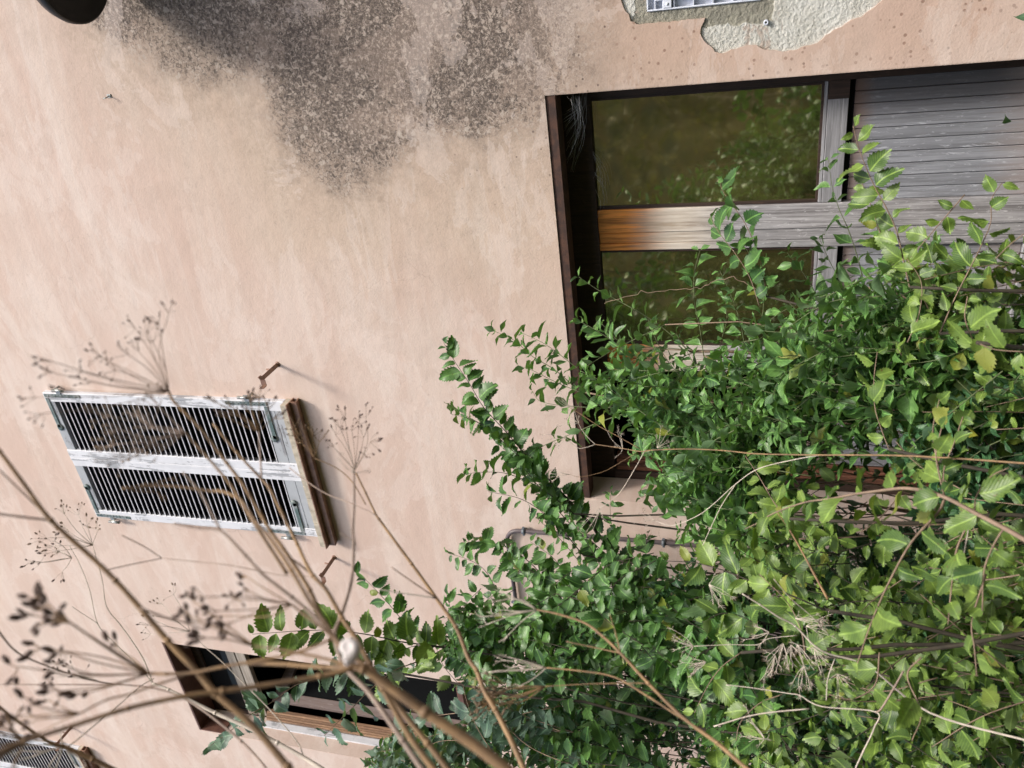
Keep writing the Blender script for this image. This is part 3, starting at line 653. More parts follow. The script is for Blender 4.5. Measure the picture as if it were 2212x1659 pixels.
# casement leaf swung inwards
cs = MB(); d_ = np.array([0.28, 0.96, 0]); n_ = np.array([-0.96, 0.28, 0]); o_ = np.array([x0 + 0.12, yy + 0.06, 0])
for a, b in ((0, 0.07), (0.36, 0.43)):
    for zc, hz in (((z0 + E_ + 3.48) / 2, (E_ + 3.48 - z0) / 2),): cs.obox(o_ + d_ * (a + b) / 2 + [0, 0, zc], d_ * 0.035, n_ * 0.018, (0, 0, hz))
cs.obox(o_ + d_ * 0.215 + [0, 0, E_ + 3.44], d_ * 0.145, n_ * 0.018, (0, 0, 0.04)); cs.obox(o_ + d_ * 0.215 + [0, 0, z0 + 0.06], d_ * 0.145, n_ * 0.018, (0, 0, 0.06))
cso = part(cs, 'casement', M['grey_wood'], house, 'grey casement of the open window swung inwards')
cg = MB(); cg.obox(o_ + d_ * 0.215 + [0, 0, (z0 + E_ + 3.4) / 2], d_ * 0.143, n_ * 0.002, (0, 0, (E_ + 3.4 - z0) / 2 - 0.06)); part(cg, 'pane', M['dim_glass'], cso)
ws = MB(); ws.box(x0 - .03, x1 + .02, -0.05, 0.19, z0 - 0.04, z0, b=0.003); part(ws, 'sill', M['brown_metal'], house, 'brown sill of the open window')

# ---------------------------------------------------------------- things fixed to the wall
# round lamp, its underside towards us
lc = P(133, -102, -0.27); lamp = empty('wall_lamp', (lc[0], lc[1], lc[2]), 'round black metal lamp cut off by the top edge of the picture, seen from below', 'lamp')
d = MB(); Rr = 0.258
d.lathe([(0.05, 0.055), (0.12, 0.05), (0.2, 0.038), (0.245, 0.018), (Rr, -0.01), (Rr, -0.030), (Rr - 0.007, -0.034), (Rr - 0.012, -0.026), (0.2, -0.012), (0.085, -0.004), (0.08, -0.004)], lc, (0.12, -0.1, 1), 64)
d.build('shade', M['black_iron'], lamp)
d = MB(); d.lathe([(0.085, -0.004), (0.075, -0.02), (0.045, -0.035), (0, -0.04)], lc, (0.12, -0.1, 1), 32); d.build('bulb_cover', M['black'], lamp)
d = MB(); d.tube(smooth_path([lc + [0, 0, 0.04], lc + [0.03, 0.12, 0.16], (lc[0] + 0.05, -0.02, lc[2] + 0.12), (lc[0] + 0.05, 0.0, lc[2] + 0.12)]), 0.013, 10); d.lathe([(0, 0), (0.06, 0), (0.055, 0.015), (0, 0.02)], (lc[0] + 0.05, 0, lc[2] + 0.12), (0, -1, 0), 24)
d.build('arm', M['black_iron'], lamp)

# recessed meter box frame
x0, x1, z0, z1 = BOX
mbx = empty('meter_box', ((x0 + x1) / 2, 0, z0), 'white plastic box frame sunk in grey cement at the top edge of the picture', 'meter box')
d = MB()
def ring(xa, xb, za, zb, t, y0_, y1_):
    d.box(xa, xa + t, y0_, y1_, za, zb, b=0.002); d.box(xb - t, xb, y0_, y1_, za, zb, b=0.002)
    d.box(xa + t, xb - t, y0_, y1_, za, za + t, b=0.002); d.box(xa + t, xb - t, y0_, y1_, zb - t, zb, b=0.002)
ring(x0 + .001, x1 - .001, z0 + .001, z1 - .001, 0.006, -0.001, 0.05); ring(x0 + .034, x1 - .034, z0 + .030, z1 - .030, 0.006, -0.004, 0.10)
for k in range(6):                       # ribs between the two rims
    zz = z0 + 0.03 + (z1 - z0 - 0.06) * k / 5; d.box(x0 + .007, x0 + .034, 0.004, 0.03, zz - 0.002, zz + 0.002); d.box(x1 - .034, x1 - .007, 0.004, 0.03, zz - 0.002, zz + 0.002)
d.box(x0 + .007, x0 + .034, 0.028, 0.032, z0 + .007, z1 - .007); d.box(x1 - .034, x1 - .007, 0.028, 0.032, z0 + .007, z1 - .007)
d.box(x0 + .034, x1 - .034, 0.028, 0.032, z0 + .007, z0 + .03); d.box(x0 + .034, x1 - .034, 0.028, 0.032, z1 - .03, z1 - .007)
d.build('frame', M['white_plastic'], mbx)
for zz in (z0 + 0.055, z1 - 0.075):
    d = MB(); d.box(x0 + .006, x0 + .036, -0.003, 0.02, zz - 0.017, zz + 0.017, b=0.003); d.lathe([(0.005, 0), (0.005, 0.002), (0, 0.002)], (x0 + .021, -0.003, zz), (0, -1, 0), 12)
    d.build('screw_tab', M['white_plastic'], mbx)
d = MB(); xa, xb, za, zb = x0 + .04, x1 - .04, z0 + .036, z1 - .036
d.add([(x, y, z) for x in (xa, xb) for y in (0.0, 0.17) for z in (za, zb)], [(0, 1, 3, 2), (4, 6, 7, 5), (2, 3, 7, 6), (0, 2, 6, 4), (1, 5, 7, 3)])
d.build('inside', M['black'], mbx)

# conduit
Yp = -0.022
pa = [P(1520, 1186, Yp), P(1480, 1180, Yp), P(1240, 1165, Yp), P(1135, 1154, Yp), P(1112, 1148, Yp)]
xz = P(1480, 1176, Yp)[0]
top = P(1093, 1148, Yp)
path = [(xz, Yp, 0.02), (xz, Yp, 1.0), (xz, Yp, top[2] - 0.10)]
for k in range(7):
    th = math.pi / 2 * k / 6; path.append((xz - 0.075 * (1 - math.cos(th)), Yp, top[2] - 0.075 + 0.075 * math.sin(th)))
path += [(xz - 0.15, Yp, top[2]), (xz - 0.62, Yp, top[2] + 0.005)]
pr_ = empty('conduit_pipe', (xz, Yp, 0), 'grey conduit rising up the pink wall and bending left behind the leaves', 'pipe')
d = MB(); d.tube(np.array(path), 0.0115, 14); d.build('pipe', M['pipe'], pr_)
for (cx, cz, hor) in [(xz, P(1135, 1153)[2], 0), (xz, P(1435, 1176)[2], 0), (xz - 0.20, top[2], 1), (xz - 0.52, top[2] + .004, 1)]:
    d = MB(); ax = (1, 0, 0) if hor else (0, 0, 1); c = (cx, Yp, cz)
    d.lathe([(0.0122, -0.009), (0.0165, -0.009), (0.0165, 0.009), (0.0122, 0.009)], c, ax, 18)
    for s_ in (-1, 1):
        o = (0, 0, s_ * 0.02) if hor else (s_ * 0.02, 0, 0); d.box(c[0] + o[0] - 0.006, c[0] + o[0] + 0.006, Yp - 0.008, Yp + 0.006, c[2] + o[2] - 0.006, c[2] + o[2] + 0.006, b=0.001)
    d.box(c[0] - 0.008, c[0] + 0.008, Yp + 0.015, 0.0, c[2] - 0.008, c[2] + 0.008)
    d.build('pipe_clip', M['clip'], pr_)

# wall plug in the bare render, hook on the stucco
w0 = P(1655, 48, 0.0075)
d = MB(); d.lathe([(0.0035, -0.004), (0.0038, 0.010), (0.009, 0.010), (0.0095, 0.0), (0.009, -0.008)], w0 + [0, -0.002, 0], (0, -1, 0), 20)
setp(d.build('wall_plug', M['white_plastic']), 'small white ring-shaped wall plug in the bare pale render', 'wall plug')
w0 = P(236, 207)
d = MB(); d.box(w0[0] - .009, w0[0] + .008, -0.004, 0.001, w0[2] - .012, w0[2] + .012, b=0.002); d.tube([(w0[0], -0.002, w0[2]), (w0[0] - .004, -0.028, w0[2] - .004), (w0[0] - .006, -0.03, w0[2] + .012)], 0.0028, 8)
setp(d.build('wall_hook', M['galv']), 'tiny metal hook on the pink wall below the black lamp', 'hook')

# cobweb in the top right corner of the door opening
d = MB(); A = np.array([-0.60, 0.03, E_ + 0.83]); B = np.array([-0.585, 0.19, E_ + 0.73])
for k in range(34):
    s = rng.random(); a = np.array([-0.54 - 0.02 * rng.random(), 0.02 + 0.15 * rng.random(), E_ + 0.70 + 0.06 * rng.random()])
    b = np.array([-0.60 - 0.28 * s + rng.normal(0, 0.012), 0.05 + 0.13 * rng.random(), E_ + 0.788]); mdl = (a + b) / 2 + [0, 0, -0.035 * rng.random() - 0.012]
    d.tube(smooth_path([a, mdl, b], 4), 0.00045, 3)
for k in range(14):
    a = np.array([-0.80 - 0.02 * k * rng.random(), 0.195, E_ + 0.70]); b = a + [-0.03 - 0.15 * rng.random(), -0.005, -0.03 + rng.normal(0, 0.02)]
    d.tube(smooth_path([a, (a + b) / 2 + [0, -0.01, -0.02], b], 4), 0.0004, 3)
setp(d.build('cobweb', M['web']), 'grey cobweb sagging in the dark upper right corner of the door opening', 'cobweb')

# ---------------------------------------------------------------- leaves
def tmpl_elm(fine=True):
    n = 8; V = []; F = []
    def wd(v): return 0.335 * (math.sin(math.pi * min(1, v ** 0.78)) ** 0.7) * (1 - 0.32 * v) * (1 if v < 0.78 else 1 - 3.0 * (v - 0.78))
    for i in range(n + 1): V.append((0, i / n, 0))
    for s in (-1, 1):
        b = len(V)
        for j in range(2 * n + 1):
            v = j / (2 * n); wv = wd(v) if 0 < j < 2 * n else 0.0
            if j % 2 == 1: wv *= 1.10; v += 0.050
            else: wv *= 0.88
            V.append((s * wv, min(v, 1.0) + 0.05 * abs(wv), 0))
        for i in range(n):
            f = [i, i + 1, b + 2 * i + 2, b + 2 * i + 1, b + 2 * i]
            if s > 0: f = f[::-1]
            F.append(f)
    return np.array(V), F
def tmpl_smooth():
    n = 5; V = []; F = []
    W_ = [0, 0.17, 0.255, 0.23, 0.11, 0]
    for i in range(n + 1): V.append((0, i / n * 1.0, 0))
    for s in (-1, 1):
        b = len(V)
        for i in range(n + 1): V.append((s * W_[i], i / n + (0.02 if 0 < i < n else 0), 0))
        for i in range(n):
            f = [i, i + 1, b + i + 1, b + i]
            if s > 0: f = f[::-1]
            F.append(f)
    return np.array(V), F
TM = {'elm': tmpl_elm(), 'smooth': tmpl_smooth()}

class Leaves:
    def __init__(s, kind): s.kind = kind; s.p = []; s.d = []; s.n = []; s.s = []; s.r = []
    def add(s, p, d, n, size, r=None):
        s.p.append(p); s.d.append(d); s.n.append(n); s.s.append(size); s.r.append(rng.random() if r is None else r)
    def build(s, name, m, parent=None, fold=0.35, curl=0.35):
        V0, F0 = TM[s.kind]; N = len(s.p)
        if N == 0: return None
        p = np.array(s.p); y = np.array(s.d, float); y /= np.linalg.norm(y, axis=1)[:, None] + 1e-9
        z = np.array(s.n, float); z -= y * (z * y).sum(1)[:, None]; z /= np.linalg.norm(z, axis=1)[:, None] + 1e-9
        x = np.cross(y, z); sz = np.array(s.s)
        fo = fold * (0.4 + rng.random(N) * 1.1); cu = curl * rng.normal(0.7, 0.6, N); wx = 0.8 + 0.4 * rng.random(N)
        tw = rng.normal(0, 0.3, N); ph = rng.random(N) * 6.28
        X, Yv = V0[:, 0], V0[:, 1]
        lx = X[None] * wx[:, None]; ly = np.repeat(Yv[None], N, 0)
        lz = fo[:, None] * np.abs(lx) - cu[:, None] * ly ** 2 * 0.5 + tw[:, None] * lx * ly + 0.055 * np.sin(ly * 8 + ph[:, None] + 2.0 * np.sign(lx)) * (np.abs(lx) > 0) + 0.05 * np.sin(ly * 5 + 3 * ph[:, None])
        ly = ly - 0.25 * np.abs(cu)[:, None] * ly ** 2 * 0.5
        sx = rng.normal(0, 0.2, N)[:, None] * ly ** 2; lx2 = lx + sx
        W_ = p[:, None] + sz[:, None, None] * (lx2[..., None] * x[:, None] + ly[..., None] * y[:, None] + lz[..., None] * z[:, None])
        nv = len(V0); verts = W_.reshape(-1, 3)
        fl = np.array([i for f in F0 for i in f]); cnt = np.array([len(f) for f in F0])
        loops = (fl[None] + (np.arange(N) * nv)[:, None]).ravel(); tot = np.tile(cnt, N); st = np.concatenate([[0], np.cumsum(tot)[:-1]])
        me = bpy.data.meshes.new(name); me.vertices.add(N * nv); me.vertices.foreach_set('co', verts.ravel().astype(np.float32))
        me.loops.add(len(loops)); me.loops.foreach_set('vertex_index', loops.astype(np.int32))
        me.polygons.add(len(tot)); me.polygons.foreach_set('loop_start', st.astype(np.int32)); me.polygons.foreach_set('loop_total', tot.astype(np.int32))
        me.polygons.foreach_set('use_smooth', np.ones(len(tot), bool))
        a = me.attributes.new('leaf_uv', 'FLOAT_VECTOR', 'POINT')
        uv = np.stack([np.repeat(X[None] / 0.3, N, 0), np.repeat(Yv[None], N, 0), np.repeat(np.array(s.r)[:, None], nv, 1)], -1)
        a.data.foreach_set('vector', uv.ravel().astype(np.float32)); me.update(calc_edges=True); me.validate()
        return link(name, me, parent, m)

UP = np.array([0, 0, 1.0])
def nrm(v): v = np.asarray(v, float); return v / (np.linalg.norm(v) + 1e-9)
def grow(lv, tw, tip2base, size, gap, kind, rad=0.0016, nb=None, leaf_to=0.9, jit=0.35, cam_w=0.55, grow_root=0.006):
    """one leafy shoot: pts run from the tip to the base; twig tube into tw, leaves into lv"""
    pts = smooth_path(tip2base, 6); k = len(pts)
    size *= 1.12 if kind != 'elm' else (1.18 if np.linalg.norm(pts[0] - CAM) > 2.3 else 0.92)
    gap *= 1.0 if kind != 'elm' else 0.92
    seg = np.linalg.norm(np.diff(pts, axis=0), axis=1); L = np.concatenate([[0], np.cumsum(seg)])
    tw.tube(pts, np.clip(rad * 0.5 + L * (0.5 * grow_root if np.linalg.norm(pts[0] - CAM) > 1.65 else 0.005), 0, 0.012), 5)
    N0 = nb if nb is not None else nrm((CAM - pts[0]) * cam_w / np.linalg.norm(CAM - pts[0]) + UP * 0.55 + rng.normal(0, jit, 3))
    s = 0.004; side = 1; j = 0
    end = L[-1] * leaf_to
    while s < end:
        i = min(np.searchsorted(L, s), k - 1); i0 = max(i - 1, 0)
        t = nrm(pts[i0] - pts[i] if i > 0 else pts[0] - pts[1])     # towards the tip
        q = pts[i0] + (pts[i] - pts[i0]) * ((s - L[i0]) / (seg[i0] + 1e-9) if i > 0 else 0)
        sd = nrm(np.cross(t, N0)); grow_f = min(1.0, 0.55 + 0.5 * s / 0.06)
        if kind == 'elm':
            d = nrm(t * 0.5 + sd * side * 0.95 + rng.normal(0, 0.3, 3) - UP * 0.12)
            n = nrm(N0 + rng.normal(0, jit * 1.25, 3)); lv.add(q + d * 0.003, d, n, size * grow_f * rng.uniform(0.6, 1.3)); side = -side
        else:
            a = sd if j % 2 == 0 else nrm(np.cross(t, sd))
            for sg in (-1, 1):
                if rng.random() < 0.06: continue
                d = nrm(t * rng.uniform(0.35, 0.9) + a * sg + rng.normal(0, 0.22, 3)); n = nrm(t * 0.9 + N0 * 0.35 + UP * 0.2 + rng.normal(0, 0.3, 3))
                lv.add(q + d * 0.006, d, n, size * grow_f * rng.uniform(0.7, 1.15))
            j += 1
        s += gap * rng.uniform(0.75, 1.25) * (0.6 + 0.4 * grow_f)
    return pts

def to_ground(p, base, n=5):
    """stem from p down to the root point"""
    p = np.asarray(p, float); b = np.array([base[0], base[1], 0.0])
    mid1 = p + np.array([0, 0, -0.45 * p[2]]) + (b - p) * np.array([0.15, 0.15, 0]); mid2 = p + np.array([0, 0, -0.8 * p[2]]) + (b - p) * np.array([0.6, 0.6, 0])
    mid1 = mid1 + rng.normal(0, 0.06, 3); mid2 = mid2 + rng.normal(0, 0.06, 3)
    return [mid1, mid2, b]

# --- traced shoots: (species material, leaf size, gap, points in the photograph from tip to base, distance spec)
def wp(pts, g0, g1=None):        # points at a gap in front of the wall
    g1 = g0 if g1 is None else g1; n = len(pts)
    return [P(x, y, -(g0 + (g1 - g0) * i / max(1, n - 1))) for i, (x, y) in enumerate(pts)]
def tp(pts, t0, t1=None):        # points at a distance from the camera
    t1 = t0 if t1 is None else t1; n = len(pts)
    return [T(x, y, t0 + (t1 - t0) * i / max(1, n - 1)) for i, (x, y) in enumerate(pts)]

def in_mass(x, y):
    poly = [(1245, 775), (1300, 790), (1360, 820), (1490, 810), (1560, 760), (1610, 700), (1680, 690), (1720, 650), (1800, 640), (1880, 560), (1950, 545), (2050, 590), (2120, 560), (2212, 640), (2300, 640), (2300, 1760), (700, 1760), (640, 1640), (690, 1610), (760, 1640), (850, 1600), (900, 1585), (1000, 1600), (1050, 1530), (1010, 1440), (935, 1400), (960, 1330), (1010, 1310), (1060, 1350), (1130, 1290), (1260, 1240), (1400, 1230), (1470, 1160), (1420, 1090), (1340, 1120), (1300, 1020), (1400, 960), (1290, 880), (1250, 830)]
    c = False; j = len(poly) - 1
    for i in range(len(poly)):
        xi, yi = poly[i]; xj, yj = poly[j]
        if (yi > y) != (yj > y) and x < (xj - xi) * (y - yi) / (yj - yi) + xi: c = not c
        j = i
    return c

def shrub(name, label, cat, kind, lm, twm, traced, clouds, base, group=None, size=0.055, gap=0.028, seed=0, thick=()):
    """traced: list of dict(pts=[3D tip..base], size, gap); clouds: (cx, cy, rx, ry, t0, t1, n)"""
    global rng
    rng = np.random.default_rng(1000 + seed)
    b = np.array([base[0], base[1], 0.0]); root = empty(name, tuple(b), label, cat, group)
    lv = Leaves('elm' if kind == 'elm' else 'smooth'); tw = MB(); st = MB()
    for k, tr in enumerate(traced):
        t1w = MB(); pts = grow(lv, t1w, tr['pts'], tr.get('size', size), tr.get('gap', gap), kind, nb=tr.get('nb'), leaf_to=tr.get('to', 0.96), jit=tr.get('jit', 0.3))
        t1w.build('twig', M[twm], root)
        if tr.get('root', True) and (k % 3 == 0):
            q = pts[-1]; bb = b + [rng.normal(0, 0.05), rng.normal(0, 0.05), 0]
            pth = smooth_path([q] + to_ground(q, bb), 5); pth[1:-1] += rng.normal(0, 0.008, (len(pth) - 2, 3)); st.tube(pth, np.linspace(0.0035, 0.008, len(pth)), 6)
        for (x, y) in []: pass
    for (cx, cy, rx, ry, t0, t1, n) in clouds:
        made = 0; tries = 0
        while made < n and tries < n * 30:
            tries += 1; a = rng.random() * 6.283; r = math.sqrt(rng.random())
            px, py = cx + rx * r * math.cos(a), cy + ry * r * math.sin(a)
            if not in_mass(px, py): continue
            tw_ = wall_t(px, py); t = min(rng.uniform(t0, t1), tw_ - 0.10)
            tip = T(px, py, t)
            if tip[2] < 0.25: continue
            dirn = nrm(UP * 0.8 + np.array([rng.normal(0, 0.55), rng.normal(0, 0.45), 0])); Ls = rng.uniform(0.14, 0.34)
            mid = tip - dirn * Ls * 0.5 + rng.normal(0, 0.015, 3); bs = tip - dirn * Ls - UP * 0.03
            for q in (mid, bs): q[1] = min(q[1], -0.04)
            if bs[2] < 0.05: continue
            pts = grow(lv, tw, [tip, mid, bs], size * rng.uniform(0.8, 1.15), gap, kind, leaf_to=1.0, jit=0.45)
            if made % 9 == 4:
                bb = b + [rng.normal(0, 0.12), rng.normal(0, 0.06), 0]; bb[1] = min(bb[1], -0.06)
                pth = smooth_path([pts[-1]] + to_ground(pts[-1], bb), 4); pth[1:-1] += rng.normal(0, 0.012, (len(pth) - 2, 3)); pth[:, 1] = np.minimum(pth[:, 1], -0.03); st.tube(pth, np.linspace(0.002, 0.006, len(pth)), 5)
            made += 1
    for (pl_, ra, rb) in thick:
        pth = smooth_path(pl_, 6); pth[1:-1] += rng.normal(0, 0.003, (len(pth) - 2, 3)); st.tube(pth, np.linspace(ra, rb, len(pth)), 8)
    lv.build('leaves', M[lm], root, fold=0.4 if kind == 'elm' else 0.5, curl=0.3 if kind == 'elm' else 0.7)
    if tw.v: tw.build('twigs', M[twm], root)
    if st.v: st.build('stem', M['twig' if twm != 'green_stem' else 'twig_pale'], root)
    return root
def gb(px, py, t): q = T(px, py, t); return (q[0], min(q[1], -0.12))

# upper window-side elms, dark against the pink wall
shrub('elm_shrub', 'elm shoots with dark toothed leaves reaching up the pink wall beside the rusty lintel end', 'shrub', 'elm', 'elm', 'twig', [
    dict(pts=wp([(958, 740), (985, 785), (1015, 830), (1045, 880), (1095, 935), (1150, 1000), (1205, 1055), (1262, 1115)], 0.45, 0.6), size=0.072, gap=0.021),
    dict(pts=wp([(970, 870), (1010, 900), (1060, 930), (1130, 985), (1180, 1040)], 0.4, 0.55), size=0.058, gap=0.023),
    dict(pts=wp([(975, 895), (1025, 908), (1075, 945), (1120, 985)], 0.5, 0.6), size=0.055),
    dict(pts=wp([(998, 1025), (1040, 1020), (1090, 1022), (1140, 1040), (1190, 1070), (1240, 1110)], 0.6, 0.7), size=0.06, gap=0.024),
    dict(pts=wp([(1180, 1060), (1230, 1120), (1290, 1180), (1350, 1230), (1430, 1290)], 0.6, 0.8), size=0.07, gap=0.022),
    dict(pts=wp([(1072, 955), (1130, 1010), (1190, 1085), (1230, 1130)], 0.5, 0.7), size=0.064, gap=0.022),
    dict(pts=wp([(1055, 1062), (1130, 1080), (1200, 1130), (1260, 1200)], 0.7, 0.8), size=0.062, gap=0.023),
    dict(pts=wp([(1160, 1120), (1215, 1170), (1280, 1250)], 0.75, 0.85), size=0.062, gap=0.023),
    dict(pts=wp([(1130, 1000), (1190, 1060), (1240, 1100), (1300, 1160)], 0.45, 0.6), size=0.07, gap=0.022),
    dict(pts=wp([(1210, 1090), (1260, 1160), (1320, 1250), (1400, 1290)], 0.8, 0.95), size=0.068, gap=0.022),
    dict(pts=wp([(1310, 1150), (1330, 1200), (1360, 1260), (1400, 1300)], 0.7, 0.85), size=0.07, gap=0.022),
    dict(pts=wp([(1400, 1150), (1395, 1190), (1400, 1230), (1430, 1290)], 0.5, 0.7), size=0.07, gap=0.026),
    ], [(1370, 1290, 110, 50, 2.8, 3.7, 18)], gb(1560, 1330, 3.1), size=0.064, gap=0.024, seed=1,
    thick=[(wp([(1190, 1050), (1255, 1110), (1320, 1190), (1375, 1240), (1440, 1290), (1560, 1330), (1800, 1380)], 0.6, 0.7), 0.004, 0.014),
           (wp([(1215, 1325), (1245, 1318), (1330, 1290), (1390, 1275), (1450, 1290), (1560, 1335)], 0.7, 0.7), 0.005, 0.012),
           (wp([(1240, 1265), (1255, 1290), (1268, 1315)], 0.7), 0.003, 0.006)])
shrub('elm_shrub', 'elm shoots with small yellow-green leaves in front of the bend of the grey conduit', 'shrub', 'elm', 'elm', 'twig', [
    dict(pts=wp([(968, 1195), (1010, 1208), (1040, 1225), (1060, 1250), (1080, 1290), (1130, 1330)], 0.5, 0.6), size=0.062, gap=0.026),
    dict(pts=wp([(1000, 1170), (1050, 1172), (1100, 1185), (1150, 1220), (1190, 1270)], 0.45, 0.6), size=0.06, gap=0.02),
    dict(pts=wp([(1075, 1190), (1120, 1215), (1170, 1250), (1220, 1300)], 0.55, 0.7), size=0.06, gap=0.022),
    dict(pts=wp([(1100, 1210), (1150, 1260), (1190, 1300)], 0.7, 0.8), size=0.055),
    dict(pts=wp([(1145, 1170), (1200, 1210), (1230, 1270), (1250, 1310)], 0.55, 0.7), size=0.06),
    ], [(1230, 1300, 130, 45, 3.2, 3.9, 16), (1120, 1340, 110, 50, 3.3, 4.0, 16)], gb(1500, 1400, 3.6), size=0.055, gap=0.023, seed=2)
shrub('elm_shrub', 'elm with a bare dark forked branch and hanging leaves, left of the conduit', 'shrub', 'elm', 'elm', 'twig', [
    dict(pts=wp([(774, 1238), (800, 1262), (840, 1305), (870, 1340), (905, 1370), (960, 1395)], 0.7, 0.9), size=0.075, gap=0.032),
    dict(pts=wp([(855, 1280), (870, 1310), (890, 1350), (930, 1385)], 0.75, 0.9), size=0.06),
    dict(pts=wp([(965, 1285), (975, 1320), (985, 1355), (1000, 1390)], 0.8, 0.95), size=0.065),
    ], [(950, 1370, 90, 55, 3.5, 4.3, 26), (1050, 1380, 110, 60, 3.4, 4.4, 30)], gb(1400, 1480, 3.9), size=0.062, gap=0.026, seed=3)
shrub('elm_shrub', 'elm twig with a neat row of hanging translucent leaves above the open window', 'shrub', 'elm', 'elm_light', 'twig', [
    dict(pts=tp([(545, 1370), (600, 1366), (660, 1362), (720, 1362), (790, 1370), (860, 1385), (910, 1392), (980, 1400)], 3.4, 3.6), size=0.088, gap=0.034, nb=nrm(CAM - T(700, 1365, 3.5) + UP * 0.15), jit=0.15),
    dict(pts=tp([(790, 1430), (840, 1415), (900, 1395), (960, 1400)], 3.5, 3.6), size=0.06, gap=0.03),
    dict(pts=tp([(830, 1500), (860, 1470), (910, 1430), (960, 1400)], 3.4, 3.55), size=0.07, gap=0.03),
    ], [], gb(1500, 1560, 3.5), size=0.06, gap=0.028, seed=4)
shrub('elm_shrub', 'pale elm spray hanging across the open window at the lower left', 'shrub', 'elm', 'elm_blue', 'twig_pale', [
    dict(pts=tp([(452, 1612), (490, 1585), (540, 1545), (590, 1515), (640, 1480), (700, 1462), (760, 1450), (840, 1450)], 2.6, 2.9), size=0.058, gap=0.022),
    dict(pts=tp([(700, 1590), (740, 1550), (770, 1520), (800, 1490), (850, 1450), (900, 1430)], 2.5, 2.8), size=0.062, gap=0.026),
    dict(pts=tp([(1000, 1480), (1010, 1520), (1030, 1570), (1060, 1620)], 2.6, 2.6), size=0.06, gap=0.03),
    ], [(860, 1620, 130, 50, 2.8, 4.5, 30), (1010, 1540, 60, 60, 2.8, 3.6, 14)], gb(1500, 1700, 2.9), size=0.055, gap=0.025, seed=5)

# smooth-leaved shrubs by the door
shrub('smooth_leaved_shrub', 'smooth-leaved shrub crowding the lower end of the lintel and the black open bay', 'shrub', 'smooth', 'privet', 'green_stem', [
    dict(pts=wp([(1250, 598), (1290, 625), (1340, 652), (1390, 680), (1440, 715), (1490, 760)], 0.35, 0.5), size=0.062, gap=0.055),
    dict(pts=wp([(1245, 690), (1290, 715), (1340, 750), (1380, 800), (1430, 840)], 0.45, 0.6), size=0.072, gap=0.032),
    dict(pts=wp([(1130, 720), (1180, 745), (1240, 790), (1290, 830), (1340, 880)], 0.5, 0.6), size=0.072, gap=0.036),
    dict(pts=wp([(1060, 712), (1110, 735), (1150, 770), (1200, 800), (1250, 845)], 0.45, 0.6), size=0.062, gap=0.034),
    dict(pts=wp([(1120, 790), (1150, 800), (1200, 825), (1260, 850)], 0.5, 0.6), size=0.06, gap=0.04),
    dict(pts=wp([(1150, 845), (1170, 868), (1240, 878), (1330, 880), (1400, 870)], 0.4, 0.6), size=0.058, gap=0.05),
    dict(pts=wp([(1130, 985), (1180, 960), (1240, 935), (1300, 910), (1360, 890)], 0.5, 0.6), size=0.06, gap=0.05),
    dict(pts=wp([(1300, 700), (1350, 745), (1420, 750), (1480, 755)], 0.3, 0.4), size=0.062, gap=0.045),
    ], [(1300, 820, 60, 70, 2.7, 3.2, 9), (1390, 885, 110, 80, 2.6, 3.3, 24), (1340, 960, 60, 40, 2.7, 3.2, 8)], gb(1750, 950, 2.9), size=0.062, gap=0.034, seed=6)
shrub('smooth_leaved_shrub', 'slender upright shoots with paired leaves in front of the middle pane', 'shrub', 'smooth', 'privet', 'green_stem', [
    dict(pts=wp([(1512, 540), (1500, 590), (1500, 650), (1512, 710), (1520, 770)], 0.5, 0.6), size=0.058, gap=0.036),
    dict(pts=wp([(1600, 520), (1640, 585), (1650, 650), (1640, 720)], 0.6, 0.6), size=0.055, gap=0.04),
    dict(pts=wp([(1565, 640), (1570, 690), (1555, 750), (1560, 800)], 0.6, 0.6), size=0.058, gap=0.04),
    dict(pts=wp([(1790, 345), (1797, 400), (1812, 450), (1832, 495), (1852, 555), (1868, 620)], 0.55, 0.7), size=0.058, gap=0.05),
    dict(pts=wp([(1770, 515), (1790, 560), (1815, 610), (1840, 680)], 0.6, 0.75), size=0.058, gap=0.03),
    dict(pts=wp([(1690, 640), (1740, 690), (1790, 750)], 0.6, 0.75), size=0.058, gap=0.03),
    dict(pts=wp([(1700, 545), (1735, 590), (1765, 640), (1800, 700)], 0.6, 0.75), size=0.056, gap=0.03),
    dict(pts=wp([(1555, 585), (1580, 640), (1600, 700), (1610, 760)], 0.55, 0.65), size=0.05, gap=0.032),
    dict(pts=wp([(1400, 690), (1420, 740), (1450, 790), (1500, 840)], 0.5, 0.6), size=0.052, gap=0.034),
    dict(pts=wp([(1460, 720), (1490, 770), (1520, 830)], 0.5, 0.6), size=0.05, gap=0.032),
    dict(pts=wp([(1900, 470), (1905, 520), (1920, 580), (1940, 650)], 0.8, 0.9), size=0.052, gap=0.032),
    dict(pts=wp([(2010, 520), (2010, 570), (2020, 630), (2030, 700)], 0.8, 0.9), size=0.052, gap=0.032),
    ], [(1650, 750, 100, 80, 2.4, 3.0, 20), (1570, 850, 140, 80, 2.4, 3.2, 32)], gb(1950, 900, 2.7), size=0.056, gap=0.032, seed=7,
    thick=[(wp([(1306, 656), (1350, 641), (1410, 630), (1480, 625), (1540, 612), (1590, 600), (1650, 640)], 0.5, 0.65), 0.0009, 0.0013)])
shrub('smooth_leaved_shrub', 'dense mound of mid-green smooth leaves in front of the middle grey boards', 'shrub', 'smooth', 'privet', 'green_stem', [], [
    (1800, 710, 110, 80, 2.2, 2.9, 26), (1750, 850, 150, 110, 2.2, 3.1, 50), (1930, 800, 120, 120, 2.2, 2.9, 44), (2080, 780, 90, 120, 2.2, 2.9, 24)], gb(2150, 900, 2.6), size=0.06, gap=0.032, seed=8)
